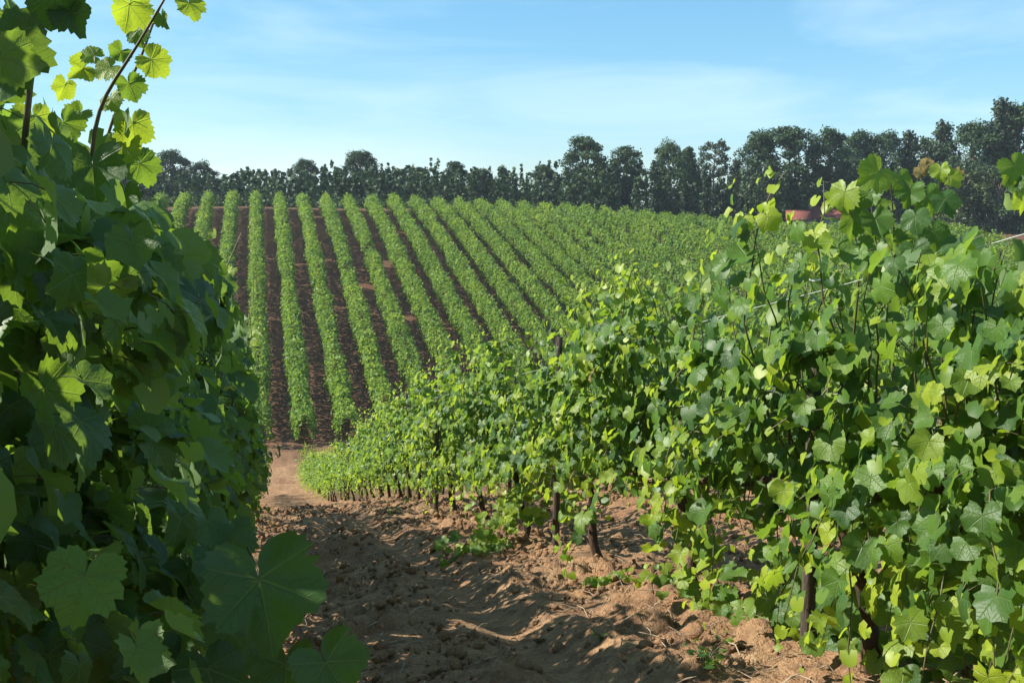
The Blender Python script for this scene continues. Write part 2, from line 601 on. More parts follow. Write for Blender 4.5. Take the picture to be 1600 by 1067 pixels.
def leaf_template(nouter, seed, tooth=0.06, petiole=True, lobes=.62):
    r = np.random.default_rng(seed)
    th = np.linspace(-PI, PI, nouter, endpoint=False) + PI / nouter
    rad = np.interp(np.abs(th), _RA, (1 - lobes) * .74 * np.clip((PI - _RA) / .5, .15, 1) + lobes * _RR)
    rad = rad * (1 + tooth * np.where(np.arange(nouter) % 2, 1, -1)) * (1 + .04 * r.normal(size=nouter))
    fold, cup, wav, ph = r.uniform(.0, .45), r.uniform(-.45, .18), r.uniform(.03, .13), r.uniform(0, 6)
    droop = r.uniform(-.30, -.05)

    def shape(x, y):
        rr = np.hypot(x, y)
        return fold * np.abs(x) + cup * rr ** 2 + wav * np.sin(3.1 * np.arctan2(x, y) * 1.6 + ph) * rr + droop * np.clip(y, 0, 1) ** 2

    ox, oy = rad * np.sin(th), rad * np.cos(th)
    oz = shape(ox, oy)
    if nouter >= 20:
        ni = nouter // 2
        ir = .55 * (rad[0::2] + rad[1::2]) / 2
        it = th[0::2] + PI / nouter
        ix, iy = ir * np.sin(it), ir * np.cos(it)
        iz = shape(ix, iy) + .02 * r.normal(size=ni)
        V = np.vstack([[(0, 0, 0)], np.stack([ix, iy, iz], -1), np.stack([ox, oy, oz], -1)])
        f = []
        for k in range(ni):
            k2 = (k + 1) % ni
            if k != ni - 1:
                f.append((0, 1 + k2, 1 + k))
            o = 1 + ni + 2 * k
            o2 = 1 + ni + (2 * k + 2) % nouter
            f.append((1 + k, o + 1, o))
            if k != ni - 1:
                f.append((1 + k, 1 + k2, o + 1))
                f.append((1 + k2, o2, o + 1))
    else:
        V = np.vstack([[(0, 0, 0)], np.stack([ox, oy, oz], -1)])
        f = [(0, 1 + k + 1, 1 + k) for k in range(nouter - 1)]
    f = np.array(f)
    mi = np.zeros(len(f), int)
    uv = V[:, :2].copy()
    if petiole:
        n0 = len(V)
        w = .018
        pts = np.array([(0, 0, 0), (0, -.25, -.10), (0, -.55, -.38)])
        P = []
        for q in pts:
            P += [q + (w, 0, 0), q + (-w * .5, 0, w), q + (-w * .5, 0, -w)]
        V = np.vstack([V, P])
        uv = np.vstack([uv, np.zeros((9, 2))])
        g = []
        for s in range(2):
            for j in range(3):
                a, b = n0 + 3 * s + j, n0 + 3 * s + (j + 1) % 3
                g += [(a, b, b + 3), (a, b + 3, a + 3)]
        f = np.vstack([f, g])
        mi = np.concatenate([mi, np.ones(len(g), int)])
    return V, f, mi, uv


def leaf_mesh(seed, nouter=24, mat='leaf', **kw):
    V, f, mi, uv = leaf_template(nouter, seed, **kw)
    return mesh_np('leaf', V, [f], [M[mat], M['cane']], smooth=True, mat_idx=mi, uv=uv)


LEAF_HI = [leaf_mesh(100 + k, lobes=(.35, .5, .62, .75, .9)[k % 5], tooth=(.04, .07, .09)[k % 3]) for k in range(15)]
LEAF_BIG = [leaf_mesh(300 + k, 56, tooth=.045) for k in range(5)]
LEAF_DRY = [leaf_mesh(500 + k, 24, 'leaf_dry') for k in range(2)]
LEAF_LOW = [leaf_template(9, 200 + k, .05, False, (.2, .4, .6)[k % 3])[:2] for k in range(5)]
LEAF_MIN = [leaf_template(6, 400 + k, 0, False, .5)[:2] for k in range(4)]
QUAD_V = [np.array([(0, -.55, 0), (.5, .05, z1), (0, .6, 0), (-.5, .05, z2)]) for z1, z2 in ((.18, .12), (.25, -.1), (-.1, .2), (.05, .3))]
QUAD_F = np.array([(0, 1, 2), (0, 2, 3)])


def frames(nrm, tip):
    """rotation matrices (N,3,3) whose columns are side, tip, normal"""
    nrm = nrm / (np.linalg.norm(nrm, axis=1)[:, None] + 1e-9)
    tip = tip - nrm * np.sum(tip * nrm, 1)[:, None]
    tip = tip / (np.linalg.norm(tip, axis=1)[:, None] + 1e-9)
    side = np.cross(tip, nrm)
    return np.stack([side, tip, nrm], -1)


def merged_leaves(name, P, Rm, S, tint, templates, mat, off=(0, 0, 0)):
    Vs, Fs, T, n0 = [], [], [], 0
    which = rng.integers(0, len(templates), len(P))
    for k, (tv, tf) in enumerate(templates):
        s = which == k
        m = int(s.sum())
        if not m:
            continue
        V = np.einsum('nij,kj->nki', Rm[s] * S[s][:, None, None], tv) + P[s][:, None, :]
        Vs.append(V.reshape(-1, 3))
        Fs.append((tf[None] + (np.arange(m) * len(tv))[:, None, None] + n0).reshape(-1, tf.shape[1]))
        T.append(np.repeat(tint[s], len(tv)))
        n0 += m * len(tv)
    return mesh_np(name, np.concatenate(Vs) - np.asarray(off), [np.concatenate(Fs)], [mat], smooth=False, tint=np.concatenate(T))


QUADS = [(v, QUAD_F) for v in QUAD_V]


# ------------------------------------------------------------------ the vines of the two rows beside the track
def bez(a, b, c, n):
    s = np.linspace(0, 1, n)[:, None]
    return (1 - s) ** 2 * a + 2 * s * (1 - s) * b + s * s * c


def grow(x0, y0, H, n_cane, span=0.95, wmax=.60, skirt=.34, hang=.26):
    """canes and leaves of one vine; returns canes, leaf arrays"""
    canes, P, Nn, T, S, tint = [], [], [], [], [], []
    gbase = g1(x0, y0)
    slope = (float(gz(x0, y0 + .9, False)) - float(gz(x0, y0 - .9, False))) / 1.8
    for k in range(n_cane):
        v0 = random.uniform(-span, span)
        a = np.array([random.gauss(0, .05), v0, .68 + random.uniform(-.06, .12)])
        kind = random.random()
        side = random.choice((-1, 1))
        if kind < (1 - hang) * .62:
            e = np.array([random.gauss(0, .22), v0 + random.gauss(0, .22), H - random.expovariate(5.0)])
            m = (a + e) / 2 + np.array([random.gauss(0, .25), 0, .15])
        elif kind < 1 - hang:
            e = np.array([side * random.uniform(.35, wmax), v0 + random.gauss(0, .3), random.uniform(.65, H * .74)])
            m = (a + e) / 2 + np.array([0, 0, random.uniform(.45, .8)])
        else:
            e = np.array([side * random.uniform(.2, wmax * .9), v0 + random.gauss(0, .25), random.uniform(skirt, .62)])
            m = (a + e) / 2 + np.array([side * .12, 0, random.uniform(.35, .6)])
        L = np.linalg.norm(m - a) + np.linalg.norm(e - m)
        n = max(6, int(L / .068))
        c = bez(a, m, e, n) + rng.normal(0, .012, (n, 3))
        canes.append(c)
        for i in range(1, n):
            f = i / (n - 1)
            for rep in range(2 if random.random() < .75 else 1):
                ang = random.uniform(0, 2 * PI)
                out = np.array([math.cos(ang), math.sin(ang) * .8, random.uniform(-.2, .55)])
                out[0] += .6 * np.sign(c[i][0] + random.gauss(0, .12))
                rad = (random.uniform(.04, .10) if rep == 0 else random.uniform(.08, .20)) * (1 if f < .7 else .6)
                p = c[i] + out * rad
                size = (.038 + .056 * random.random() ** 1.2) * (1.0 if rep == 0 else .78)
                if f > .82:
                    size *= 1.0 - (f - .82) * 3.3
                if size < .018:
                    size = .02
                o2 = out * .75 + np.array([.5 * np.sign(c[i][0]), 0, .4]) + sun_vec * .3 + rng.normal(0, .45, 3)
                t2 = out * .35 + np.array([0, 0, -.9]) + rng.normal(0, .38, 3)
                P.append(p)
                Nn.append(o2)
                T.append(t2)
                S.append(size)
                tt = .30 + .24 * random.gauss(0, 1) + (.45 if f > .82 else 0) + (.14 if rep else 0) + (.35 if random.random() < .05 else 0)
                tint.append(min(max(tt, 0), 1))
    P = np.array(P)
    over = P[:, 2] > H + rng.exponential(.02, len(P))
    P[over, 2] = H - rng.uniform(0, .5, over.sum())
    P[:, 2] += slope * P[:, 1]
    canes = [c + np.outer(c[:, 1], [0, 0, slope]) for c in canes]
    return gbase, slope, canes, P, np.array(Nn), np.array(T), np.array(S), np.array(tint)


def lf_obj(me, root, Pl, Rm, s, tint):
    o = bpy.data.objects.new('leaf', me)
    Mx = Matrix(((Rm[0, 0] * s, Rm[0, 1] * s, Rm[0, 2] * s, Pl[0]), (Rm[1, 0] * s, Rm[1, 1] * s, Rm[1, 2] * s, Pl[1]), (Rm[2, 0] * s, Rm[2, 1] * s, Rm[2, 2] * s, Pl[2]), (0, 0, 0, 1)))
    COL.objects.link(o)
    o.parent = root
    o.matrix_basis = Mx
    o['tint'] = float(tint)
    return o


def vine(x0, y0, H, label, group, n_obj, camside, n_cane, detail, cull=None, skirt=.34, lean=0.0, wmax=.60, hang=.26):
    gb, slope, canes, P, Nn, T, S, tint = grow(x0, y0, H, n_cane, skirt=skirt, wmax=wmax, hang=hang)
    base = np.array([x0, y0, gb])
    tint = tint * (.62 if camside > 0 else 1.0) + (.05 if camside < 0 else 0)  # shaded row's leaves tinted darker: part of its shade is put into the colour
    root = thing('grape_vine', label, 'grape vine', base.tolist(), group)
    # trunk
    b = Bag()
    n = 11
    s = np.linspace(0, 1, n)
    wob = np.cumsum(rng.normal(0, .014, (n, 2)), axis=0)
    tp = np.stack([lean * s ** 1.3 * .12 + wob[:, 0], wob[:, 1], -.06 + s * .76], -1)
    b.tube(tp, .032 - .010 * s + .014 * np.exp(-s * 8) + .012 * np.exp(-((s - 1) * 6) ** 2), 8, rough=.26)
    obj('trunk', b.mesh('trunk', [M['bark']]), root)
    if detail > 0 and not (y0 < 3 and x0 < 0):
        for sg in (-1, 1):
            b = Bag()
            m = 9
            s = np.linspace(0, 1, m)
            cp = np.stack([tp[-1, 0] + rng.normal(0, .012, m), sg * s * .88, .69 + .05 * np.sin(s * 2.5) + rng.normal(0, .008, m) + slope * sg * s * .88], -1)
            cp[0] = tp[-1] + (0, 0, -.02)
            b.tube(cp, .022 - .010 * s, 6, rough=.12)
            obj('cordon_arm', b.mesh('cordon_arm', [M['bark']]), root)
    # canes
    if y0 < 3 and x0 < 0:
        pass
    elif detail > 1:
        for c in canes:
            if cull is not None:
                cw = c + base
                ok = ~cull(cw, *project(cw)) & (c[:, 2] - slope * c[:, 1] < H - .02)
                c = c[:int(np.argmin(ok))] if not ok.all() else c
            if len(c) < 4:
                continue
            b = Bag()
            b.tube(c[::2] if len(c) > 6 else c, np.linspace(.0055, .002, len(c[::2] if len(c) > 6 else c)), 4, cap=False)
            obj('shoot', b.mesh('shoot', [M['cane']]), root)
    elif detail > 0:
        b = Bag()
        for c in canes:
            b.tube(c[::3], np.linspace(.0055, .002, len(c[::3])), 3, cap=False)
        obj('shoots', b.mesh('shoots', [M['cane']]), root, kind='stuff')
    keep = np.ones(len(P), bool)
    W = P + base
    px, py, dz = project(W)
    if cull is not None:
        keep &= ~cull(W, px, py, dz)
    keep &= (S / np.maximum(dz, .1) * F * 1.55 < 140) | (P[:, 0] * camside < -.08)
    gg = gz(W[:, 0], W[:, 1])
    keep &= W[:, 2] > gg + .05
    P, Nn, T, S, tint, W, px, py, dz = [q[keep] for q in (P, Nn, T, S, tint, W, px, py, dz)]
    Rm = frames(Nn, T)
    inview = (px > -30) & (px < 1630) & (py > -30) & (py < 1090) & (dz > .3)
    score = S / np.maximum(dz, .3) * (1 + 1.6 * np.clip(P[:, 0] * camside, -.5, .5)) * np.where(inview, 1, .001)
    order = np.argsort(-score)
    sel = order[:n_obj]
    sel = sel[inview[sel]]
    rest = np.setdiff1d(np.arange(len(P)), sel)
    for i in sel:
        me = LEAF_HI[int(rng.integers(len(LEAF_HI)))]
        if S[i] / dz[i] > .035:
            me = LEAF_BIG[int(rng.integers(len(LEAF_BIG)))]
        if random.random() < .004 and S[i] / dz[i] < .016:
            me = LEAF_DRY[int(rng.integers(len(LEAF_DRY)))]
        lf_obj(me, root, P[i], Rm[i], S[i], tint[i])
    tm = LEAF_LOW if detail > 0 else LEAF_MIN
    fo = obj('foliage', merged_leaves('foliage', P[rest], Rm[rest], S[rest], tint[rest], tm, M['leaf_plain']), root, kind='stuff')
    return root, base


SUNNY = [
    (1.75, 1.62, 'sunlit vine filling the bottom corner beside the camera, mostly out of frame'),
    (3.55, 2.02, 'tall sunlit vine whose leafy shoots rise above the skyline trees'),
    (5.40, 2.08, 'sunlit vine whose short trunk shows low over a patch of pale clods'),
    (7.25, 2.05, 'sunlit vine with a clear bare reddish trunk casting a thin shadow on soil'),
    (9.35, 2.06, 'sunlit vine with yellow-green shoots drooping onto the soil beside the wheel rut'),
    (11.2, 2.05, 'sunlit vine just before the dark post that shows in its row'),
    (13.0, 2.02, 'sunlit vine growing around the dark post that shows in its row'),
    (14.8, 2.05, 'sunlit vine just past the dark post that shows in its row'),
]
SHADED = [
    (0.55, 2.05, 'dark vine close to the camera with a huge shaded leaf over the track edge'),
    (2.30, 2.25, 'shaded vine whose tall arching shoots with glowing yellow leaves cross the sky'),
    (4.10, 2.02, 'shaded vine standing between the sky-high shoots and the row of bright leaf tips'),
    (5.90, 2.10, 'shaded vine topped by bright yellow-green leaf tips below the first hillside rows'),
]
ROWGROUP_S = 'vines of the sunlit row along the dirt track'
ROWGROUP_D = 'vines of the shaded row along the dirt track'

HROW_S = {}


def cull_sunny(W, px, py, dz):
    # nothing closer than the lens, and the dip in the row beside the tall vine
    dip = (W[:, 1] > 2.2) & (W[:, 1] < 3.46) & (W[:, 2] - gz(W[:, 0], W[:, 1], False) > 1.70)
    top = (W[:, 1] < 3.0) & (py < 385)
    return (dz < .8) | dip | top


def cull_shaded(W, px, py, dz):
    close = (np.linalg.norm(W - EYE, axis=1) < 1.0) & (W[:, 0] > LX - .06)
    lim = 395 - 60 * np.clip((5 - dz) / 4, 0, 1)
    sky_gap = (dz < 4.2) & (px > 225 - 0.25 * np.clip(py - 150, 0, 150)) & (py < 330)
    sky2 = (dz < 3.4) & (py < 178) & (px > 15)
    edge = (px > 240) & (dz > .3) & (dz < 30) & (py < np.interp(px, [240, 250, 262, 330, 355, 382, 402, 415], [250, 330, 392, 400, 440, 520, 610, 700]))
    return close | edge | ((px > lim) & (dz < 7)) | (dz < .5) | sky_gap | sky2


ys_right = [d for d, h, l in SUNNY] + list(np.arange(16.6, 61.5, 1.8))
for k, d in enumerate(ys_right):
    if k < len(SUNNY):
        H, lab = SUNNY[k][1:]
    else:
        H, lab = 2.05 + random.uniform(-.06, .06), 'sunlit vine in the dense far stretch of the row running downhill from the post'
    x0 = RX + random.gauss(0, .03)
    n_obj = 300 if d < 13 else (200 if d < 17 else (110 if d < 22 else 0))
    det = 2 if d < 6 else (1 if d < 20 else 0)
    vine(x0, d, H, lab, ROWGROUP_S, n_obj, -1, 76 if d < 4.5 else (54 if d < 8 else (44 if d < 16 else 34)), det, cull_sunny, skirt=.02 if d < 5.6 else (.10 if d < 9 else .05), wmax=.60 if d < 20 else (.78 if d < 40 else 1.0), hang=.42 if d < 4.5 else (.36 if d < 6 else (.30 if d < 10 else (.38 if d < 16 else .52))), lean=-1)
ys_left = [d for d, h, l in SHADED] + list(np.arange(7.7, 51.5, 1.8))
for k, d in enumerate(ys_left):
    if k < len(SHADED):
        H, lab = SHADED[k][1:]
    else:
        H = 2.15 + .45 * float(sstep(9, 17, d)) - .5 * float(sstep(20, 32, d))
        lab = 'shaded vine farther down the row whose leaves hide the edge of the hillside rows'
    n_obj = 300 if d < 8 else (140 if d < 13 else (60 if d < 20 else 0))
    det = 2 if d < 4.5 else (1 if d < 15 else 0)
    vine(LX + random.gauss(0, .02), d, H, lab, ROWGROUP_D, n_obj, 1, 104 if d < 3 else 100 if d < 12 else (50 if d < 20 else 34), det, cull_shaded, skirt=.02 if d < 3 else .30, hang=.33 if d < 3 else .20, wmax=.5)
VINES = {o.location.y: o for o in COL.objects if o.name.startswith('grape_vine')}


def nearest_vine(x, d):
    return min((o for o in VINES.values() if (o.location.x > 1) == (x > 1)), key=lambda o: abs(o.location.y - d))


def face(pt, up=.25, sunny=.2, turn=(0, 0)):
    v = EYE - pt
    v = v / np.linalg.norm(v)
    v = v + np.array([0, 0, up]) + sunny * sun_vec + rgt * turn[0] + upv * turn[1]
    return v


def place_leaf(root, px, py, d, size_px, tint, turn=(0, 0), tip=(0, -1), big=True, dry=False):
    p = at(px, py, d)
    depth = float((p - EYE) @ fwd)
    s = size_px / F * depth / 1.55                  # template is about 1.55 units across
    n = face(p, .1, .0, turn)
    tp = rgt * tip[0] + upv * tip[1]
    Rm = frames(n[None], tp[None])[0]
    me = LEAF_DRY[0] if dry else random.choice(LEAF_BIG if big else LEAF_HI)
    # the petiole foot is the anchor: shift so that the blade centre sits on the pixel
    c = p - Rm[:, 1] * s * .25
    lf_obj(me, root, c - np.array(root.location), Rm, s, tint)


def shoot_obj(root, pts, r0=.0055, r1=.002):
    b = Bag()
    P = np.array(pts)
    s = np.linspace(0, 1, 14)
    k = np.linspace(0, 1, len(P))
    Q = np.stack([np.interp(s, k, P[:, j]) for j in range(3)], -1)
    for _ in range(2):
        Q[1:-1] = (Q[:-2] + 2 * Q[1:-1] + Q[2:]) / 4
    b.tube(Q, np.linspace(r0, r1, 14), 5, cap=True)
    obj('shoot', b.mesh('shoot', [M['cane']], off=root.location), root)


# hand-placed large leaves and long shoots of the closest vines
V0, V1, V2 = nearest_vine(LX, .55), nearest_vine(LX, 2.3), nearest_vine(LX, 4.1)
shoot_obj(V1, [at(120, 560, 2.2), at(140, 250, 2.1), at(155, 160, 2.1), at(210, 80, 2.05), at(268, -20, 2.0)])
shoot_obj(V1, [at(100, 500, 2.3), at(165, 200, 2.3), at(220, 95, 2.3), at(240, 30, 2.3), at(285, -60, 2.3)], .004)
shoot_obj(V1, [at(20, 420, 1.6), at(50, 90, 1.6), at(70, 30, 1.55), at(110, -50, 1.5)])
shoot_obj(V0, [at(300, 1200, 1.5), at(400, 1090, 1.5), at(445, 990, 1.5), at(425, 890, 1.5)], .004)
LV = [  # vine, px, py, d, size, tint, turn, tip
    (V0, 412, 935, 1.38, 200, .12, (.1, .25), (.15, -1)),
    (V0, 520, 1050, 1.30, 130, .16, (-.1, .5), (.5, -1)),
    (V0, 350, 990, 1.5, 90, .10, (.5, .2), (-.3, -1)),
    (V0, 270, 1000, 1.55, 120, .05, (-1.2, .2), (-.1, -1)),
    (V1, 12, 90, 1.45, 150, .02, (.1, -.1), (.35, -1)),
    (V1, 80, 10, 1.5, 95, .04, (.4, -.4), (.1, -1)),
    (V1, 115, 30, 1.5, 70, .04, (-.4, .3), (.5, -1)),
    (V1, 145, 275, 2.05, 115, .12, (-.25, .35), (.1, -1)),
    (V1, 55, 265, 1.95, 110, .10, (.5, .55), (-.5, -1)),
    (V1, 100, 365, 1.9, 110, .06, (.2, .1), (.2, -1)),
    (V1, 20, 340, 1.5, 130, .48, (.9, .2), (.3, -1)),
    (V1, 20, 430, 1.5, 110, .05, (.2, .2), (.3, -1)),
    (V1, 245, 100, 2.1, 60, .95, (.2, .3), (.9, -.5)),
    (V1, 200, 20, 2.1, 80, .92, (.9, .2), (-.2, -1)),
    (V1, 205, 140, 2.1, 52, .40, (.3, .2), (.5, -1)),
    (V1, 215, 55, 2.2, 46, .45, (-.6, .2), (.1, -1)),
    (V1, 300, 12, 2.1, 50, .85, (.2, .6), (.5, -1)),
    (V1, 255, 32, 2.1, 34, .35, (-.9, .1), (.4, -1)),
    (V1, 165, 110, 2.15, 46, .80, (-.3, .6), (-.8, -.8)),
    (V1, 125, 110, 2.2, 50, .92, (.8, .6), (-.8, -.6)),
    (V1, 140, 85, 2.2, 42, .70, (.1, .7), (-.9, .1)),
    (V1, 100, 140, 2.2, 44, .98, (1.0, .2), (-.5, -1)),
    (V1, 175, 160, 2.2, 40, .75, (-.5, .4), (.5, -1)),
    (V1, 185, 85, 2.2, 40, .55, (.5, .6), (-.5, -.6)),
    (V1, 120, 180, 2.25, 44, .60, (.2, .7), (-.6, -.8)),
    (V1, 210, 205, 2.2, 72, .88, (.5, .3), (.2, -1)),
    (V1, 190, 235, 2.2, 62, .70, (-.3, .2), (-.2, -1)),
    (V1, 225, 265, 2.3, 66, .50, (.3, .3), (.7, -.8)),
    (V1, 55, 195, 2.0, 76, .95, (.6, .4), (.2, -1)),
    (V1, 20, 215, 2.0, 60, .35, (.2, .3), (-.2, -1)),
    (V1, 105, 200, 2.1, 62, .55, (.3, .5), (.6, -.9)),
    (V1, 235, 335, 2.6, 52, .60, (.4, .3), (.2, -1)),
    (V1, 180, 345, 2.5, 58, .55, (.3, .3), (.1, -1)),
    (V1, 195, 310, 2.4, 60, .18, (-.3, .3), (.1, -1)),
    (V0, 300, 905, 1.75, 95, .08, (.2, .3), (.2, -1)),
    (V0, 235, 1045, 1.5, 120, .07, (.3, .2), (-.2, -1)),
    (V0, 330, 1062, 1.45, 125, .05, (.1, .4), (.2, -1)),
    (V0, 445, 1055, 1.4, 115, .08, (-.3, .4), (.1, -1)),
    (V0, 395, 1010, 1.6, 110, .04, (.4, .1), (.4, -1)),
    (V0, 290, 820, 2.0, 80, .07, (-.2, .2), (-.2, -1)),
    (V0, 365, 850, 1.9, 85, .06, (.3, .2), (.2, -1)),
    (V0, 80, 1040, 1.4, 120, .05, (.2, .2), (.2, -1)),
    (V0, 25, 740, 1.6, 85, .60, (.9, .1), (.2, -1)),
    (V0, 30, 930, 1.5, 100, .60, (.8, .1), (.2, -1)),
    (V0, 20, 650, 1.7, 110, .06, (.3, .1), (.2, -1)),
    (V0, 60, 860, 1.6, 105, .05, (.2, .1), (.2, -1)),
    (V0, 120, 1010, 1.5, 110, .06, (.2, .3), (.2, -1)),
    (V0, 170, 960, 1.6, 90, .18, (.4, .2), (-.3, -1)),
    (V1, 150, 480, 2.0, 95, .05, (.2, .2), (.1, -1)),
    (V1, 60, 560, 1.9, 110, .06, (.3, .1), (.2, -1)),
    (V1, 230, 570, 2.3, 85, .06, (.1, .2), (.1, -1)),
    (V1, 280, 720, 2.4, 80, .08, (.1, .2), (.2, -1)),
]
for v_, px_, py_, d_, s_, ti_, tu_, tp_ in LV:
    place_leaf(v_, px_, py_, d_, s_, ti_, tu_, tp_)

VT, VU = nearest_vine(LX, 5.9), nearest_vine(LX, 11.3)
for v_, path, n_, tn in ((VT, [(262, 520, 5.6), (268, 450, 5.5), (275, 410, 5.5), (290, 392, 5.5)], 26, (.75, 1.0)),
                         (VT, [(300, 520, 5.9), (315, 450, 5.8), (322, 420, 5.8), (330, 404, 5.8)], 24, (.7, 1.0)),
                         (VU, [(370, 640, 11), (375, 580, 11), (380, 545, 11), (384, 522, 11)], 26, (.6, 1.0)),
                         (VU, [(345, 600, 10.6), (350, 540, 10.6), (352, 500, 10.6), (356, 470, 10.6)], 22, (.5, .95))):
    pts = [at(*q) for q in path]
    shoot_obj(v_, pts, .004, .0015)
    P_ = np.array(pts)
    for i in range(n_):
        f_ = random.uniform(.25, 1)
        c_ = np.array([np.interp(f_, np.linspace(0, 1, 4), P_[:, j]) for j in range(3)]) + rng.normal(0, .085, 3) * (1, 1, .6)
        Rm_ = frames((face(c_, .3, .6) + rng.normal(0, .5, 3))[None], (np.array([0, 0, -1.0]) + rng.normal(0, .5, 3))[None])[0]
        lf_obj(random.choice(LEAF_HI), v_, c_ - np.array(v_.location), Rm_, random.uniform(.035, .07), random.uniform(*tn))

# the tall shoots of the vine that crosses the skyline, and the single leaf at the picture's edge
V3 = nearest_vine(RX, 3.55)
VE = nearest_vine(RX, 1.75)
shoot_obj(V3, [at(1395, 560, 3.8), at(1400, 420, 3.7), at(1395, 330, 3.65), at(1390, 262, 3.6)])
shoot_obj(V3, [at(1450, 520, 3.6), at(1440, 400, 3.55), at(1430, 310, 3.5), at(1448, 250, 3.5)])
shoot_obj(V3, [at(1330, 560, 3.9), at(1345, 420, 3.8), at(1330, 330, 3.75), at(1320, 290, 3.7)])
RV = [
    (V3, 1505, 392, 3.2, 72, .10, (-.2, .5), (.25, -1)),
    (V3, 1480, 318, 3.3, 52, .10, (.3, .6), (.3, -1)),
    (V3, 1430, 345, 3.3, 50, .14, (-.3, .6), (.1, -1)),
    (V3, 1365, 275, 3.5, 66, .70, (.5, .3), (-.8, -.7)),
    (V3, 1318, 310, 3.6, 60, .80, (-.8, .2), (-.3, -1)),
    (V3, 1335, 350, 3.6, 60, .20, (.7, .1), (.1, -1)),
    (V3, 1355, 310, 3.6, 52, .30, (-.2, .5), (-.3, -1)),
    (V3, 1410, 285, 3.5, 44, .55, (.6, .3), (.3, -1)),
    (V3, 1420, 305, 3.4, 50, .35, (.1, .3), (-.2, -1)),
    (V3, 1452, 315, 3.4, 56, .45, (.4, .2), (.3, -1)),
    (V3, 1490, 280, 3.4, 38, .90, (.3, .6), (.5, -.8)),
    (V3, 1470, 270, 3.45, 34, .75, (-.5, .3), (.1, -1)),
    (V3, 1370, 350, 3.5, 56, .30, (.2, .4), (.2, -1)),
    (V3, 1395, 385, 3.5, 60, .22, (.8, .1), (0, -1)),
    (V3, 1340, 395, 3.6, 60, .40, (-.2, .4), (.2, -1)),
    (V3, 1460, 370, 3.4, 54, .20, (.3, .2), (.2, -1)),
    (V3, 1430, 400, 3.4, 56, .12, (-.2, .1), (.2, -1)),
    (V3, 1375, 430, 3.5, 60, .15, (.3, .1), (.2, -1)),
    (V3, 1420, 450, 3.4, 62, .12, (.1, .2), (-.2, -1)),
    (V3, 1455, 440, 3.4, 58, .10, (.2, .2), (.2, -1)),
    (VE, 1590, 268, 2.9, 62, .60, (.5, .3), (.4, -1)),
    (VE, 1600, 310, 2.9, 60, .85, (.9, .1), (.4, -1)),
    (VE, 1585, 290, 2.9, 34, .10, (-.3, .8), (-.2, -1)),
    (VE, 1560, 480, 2.9, 70, .12, (-.1, .5), (.2, -1)),
    (VE, 1580, 580, 2.8, 85, .12, (-.1, .4), (.1, -1)),
    (VE, 1545, 770, 2.7, 80, .14, (.2, .4), (.2, -1)),
]
for v_, px_, py_, d_, s_, ti_, tu_, tp_ in RV:
    place_leaf(v_, px_, py_, d_, s_, ti_, tu_, tp_)
for px_, py_, s_ in ((1447, 255, 26), (1436, 268, 24), (1500, 268, 18)):
    place_leaf(V3, px_, py_, 3.5, s_, .7, (random.uniform(-.5, .5), .3), (random.uniform(-1, 1), .5), dry=True)


def drooping(root, path, n, size, tints, spread):
    pts = [at(*q) for q in path]
    shoot_obj(root, pts, .004, .0015)
    P = np.array(pts)
    k = np.linspace(0, 1, len(P))
    for i in range(n):
        s = random.uniform(.1, 1)
        c = np.array([np.interp(s, k, P[:, j]) for j in range(3)]) + rng.normal(0, spread, 3)
        c[2] = max(c[2], g1(c[0], c[1]) + .03)
        nrm = face(c, .5, .5) + rng.normal(0, .5, 3)
        tp = np.array([0, -.2, -1.0]) + rng.normal(0, .5, 3)
        Rm = frames(nrm[None], tp[None])[0]
        lf_obj(random.choice(LEAF_HI), root, c - np.array(root.location), Rm, size * random.uniform(.6, 1.15), random.uniform(*tints))


V9, V7, V5 = nearest_vine(RX, 9.35), nearest_vine(RX, 7.25), nearest_vine(RX, 5.4)
drooping(V9, [(880, 700, 9.3), (840, 740, 9.0), (790, 800, 8.8), (740, 850, 8.7), (695, 880, 8.8)], 75, .075, (.5, .95), .10)
drooping(V9, [(850, 700, 9.3), (810, 770, 9.1), (780, 830, 9.0), (770, 870, 9.0)], 60, .075, (.45, .9), .10)
drooping(V9, [(900, 690, 9.2), (880, 760, 8.8), (840, 800, 8.7)], 40, .075, (.4, .85), .10)
drooping(V7, [(1000, 900, 6.5), (965, 920, 6.4), (935, 955, 6.3), (925, 975, 6.3)], 22, .055, (.5, .9), .05)
drooping(V5, [(1100, 880, 5.7), (1040, 930, 5.8), (1010, 970, 5.8), (1000, 985, 5.9)], 18, .055, (.5, .9), .04)
drooping(V5, [(1115, 800, 5.3), (1080, 870, 5.2), (1075, 950, 5.2)], 40, .07, (.45, .9), .09)
drooping(V5, [(1190, 800, 5.0), (1210, 890, 4.9), (1180, 960, 4.8), (1150, 1010, 4.9)], 45, .07, (.3, .85), .10)

for x_, d_ in ((1285, 4.3), (1370, 3.9), (1440, 3.6), (1500, 3.3), (1570, 3.0), (1225, 4.7)):
    v_ = V3 if d_ < 4.4 else V5
    drooping(v_, [(x_ - 20, 700, d_), (x_ - 10, 840, d_ - .25), (x_, 960, d_ - .3), (x_ + 10, 1060, d_ - .25)], 46, .088, (.1, .7), .10)

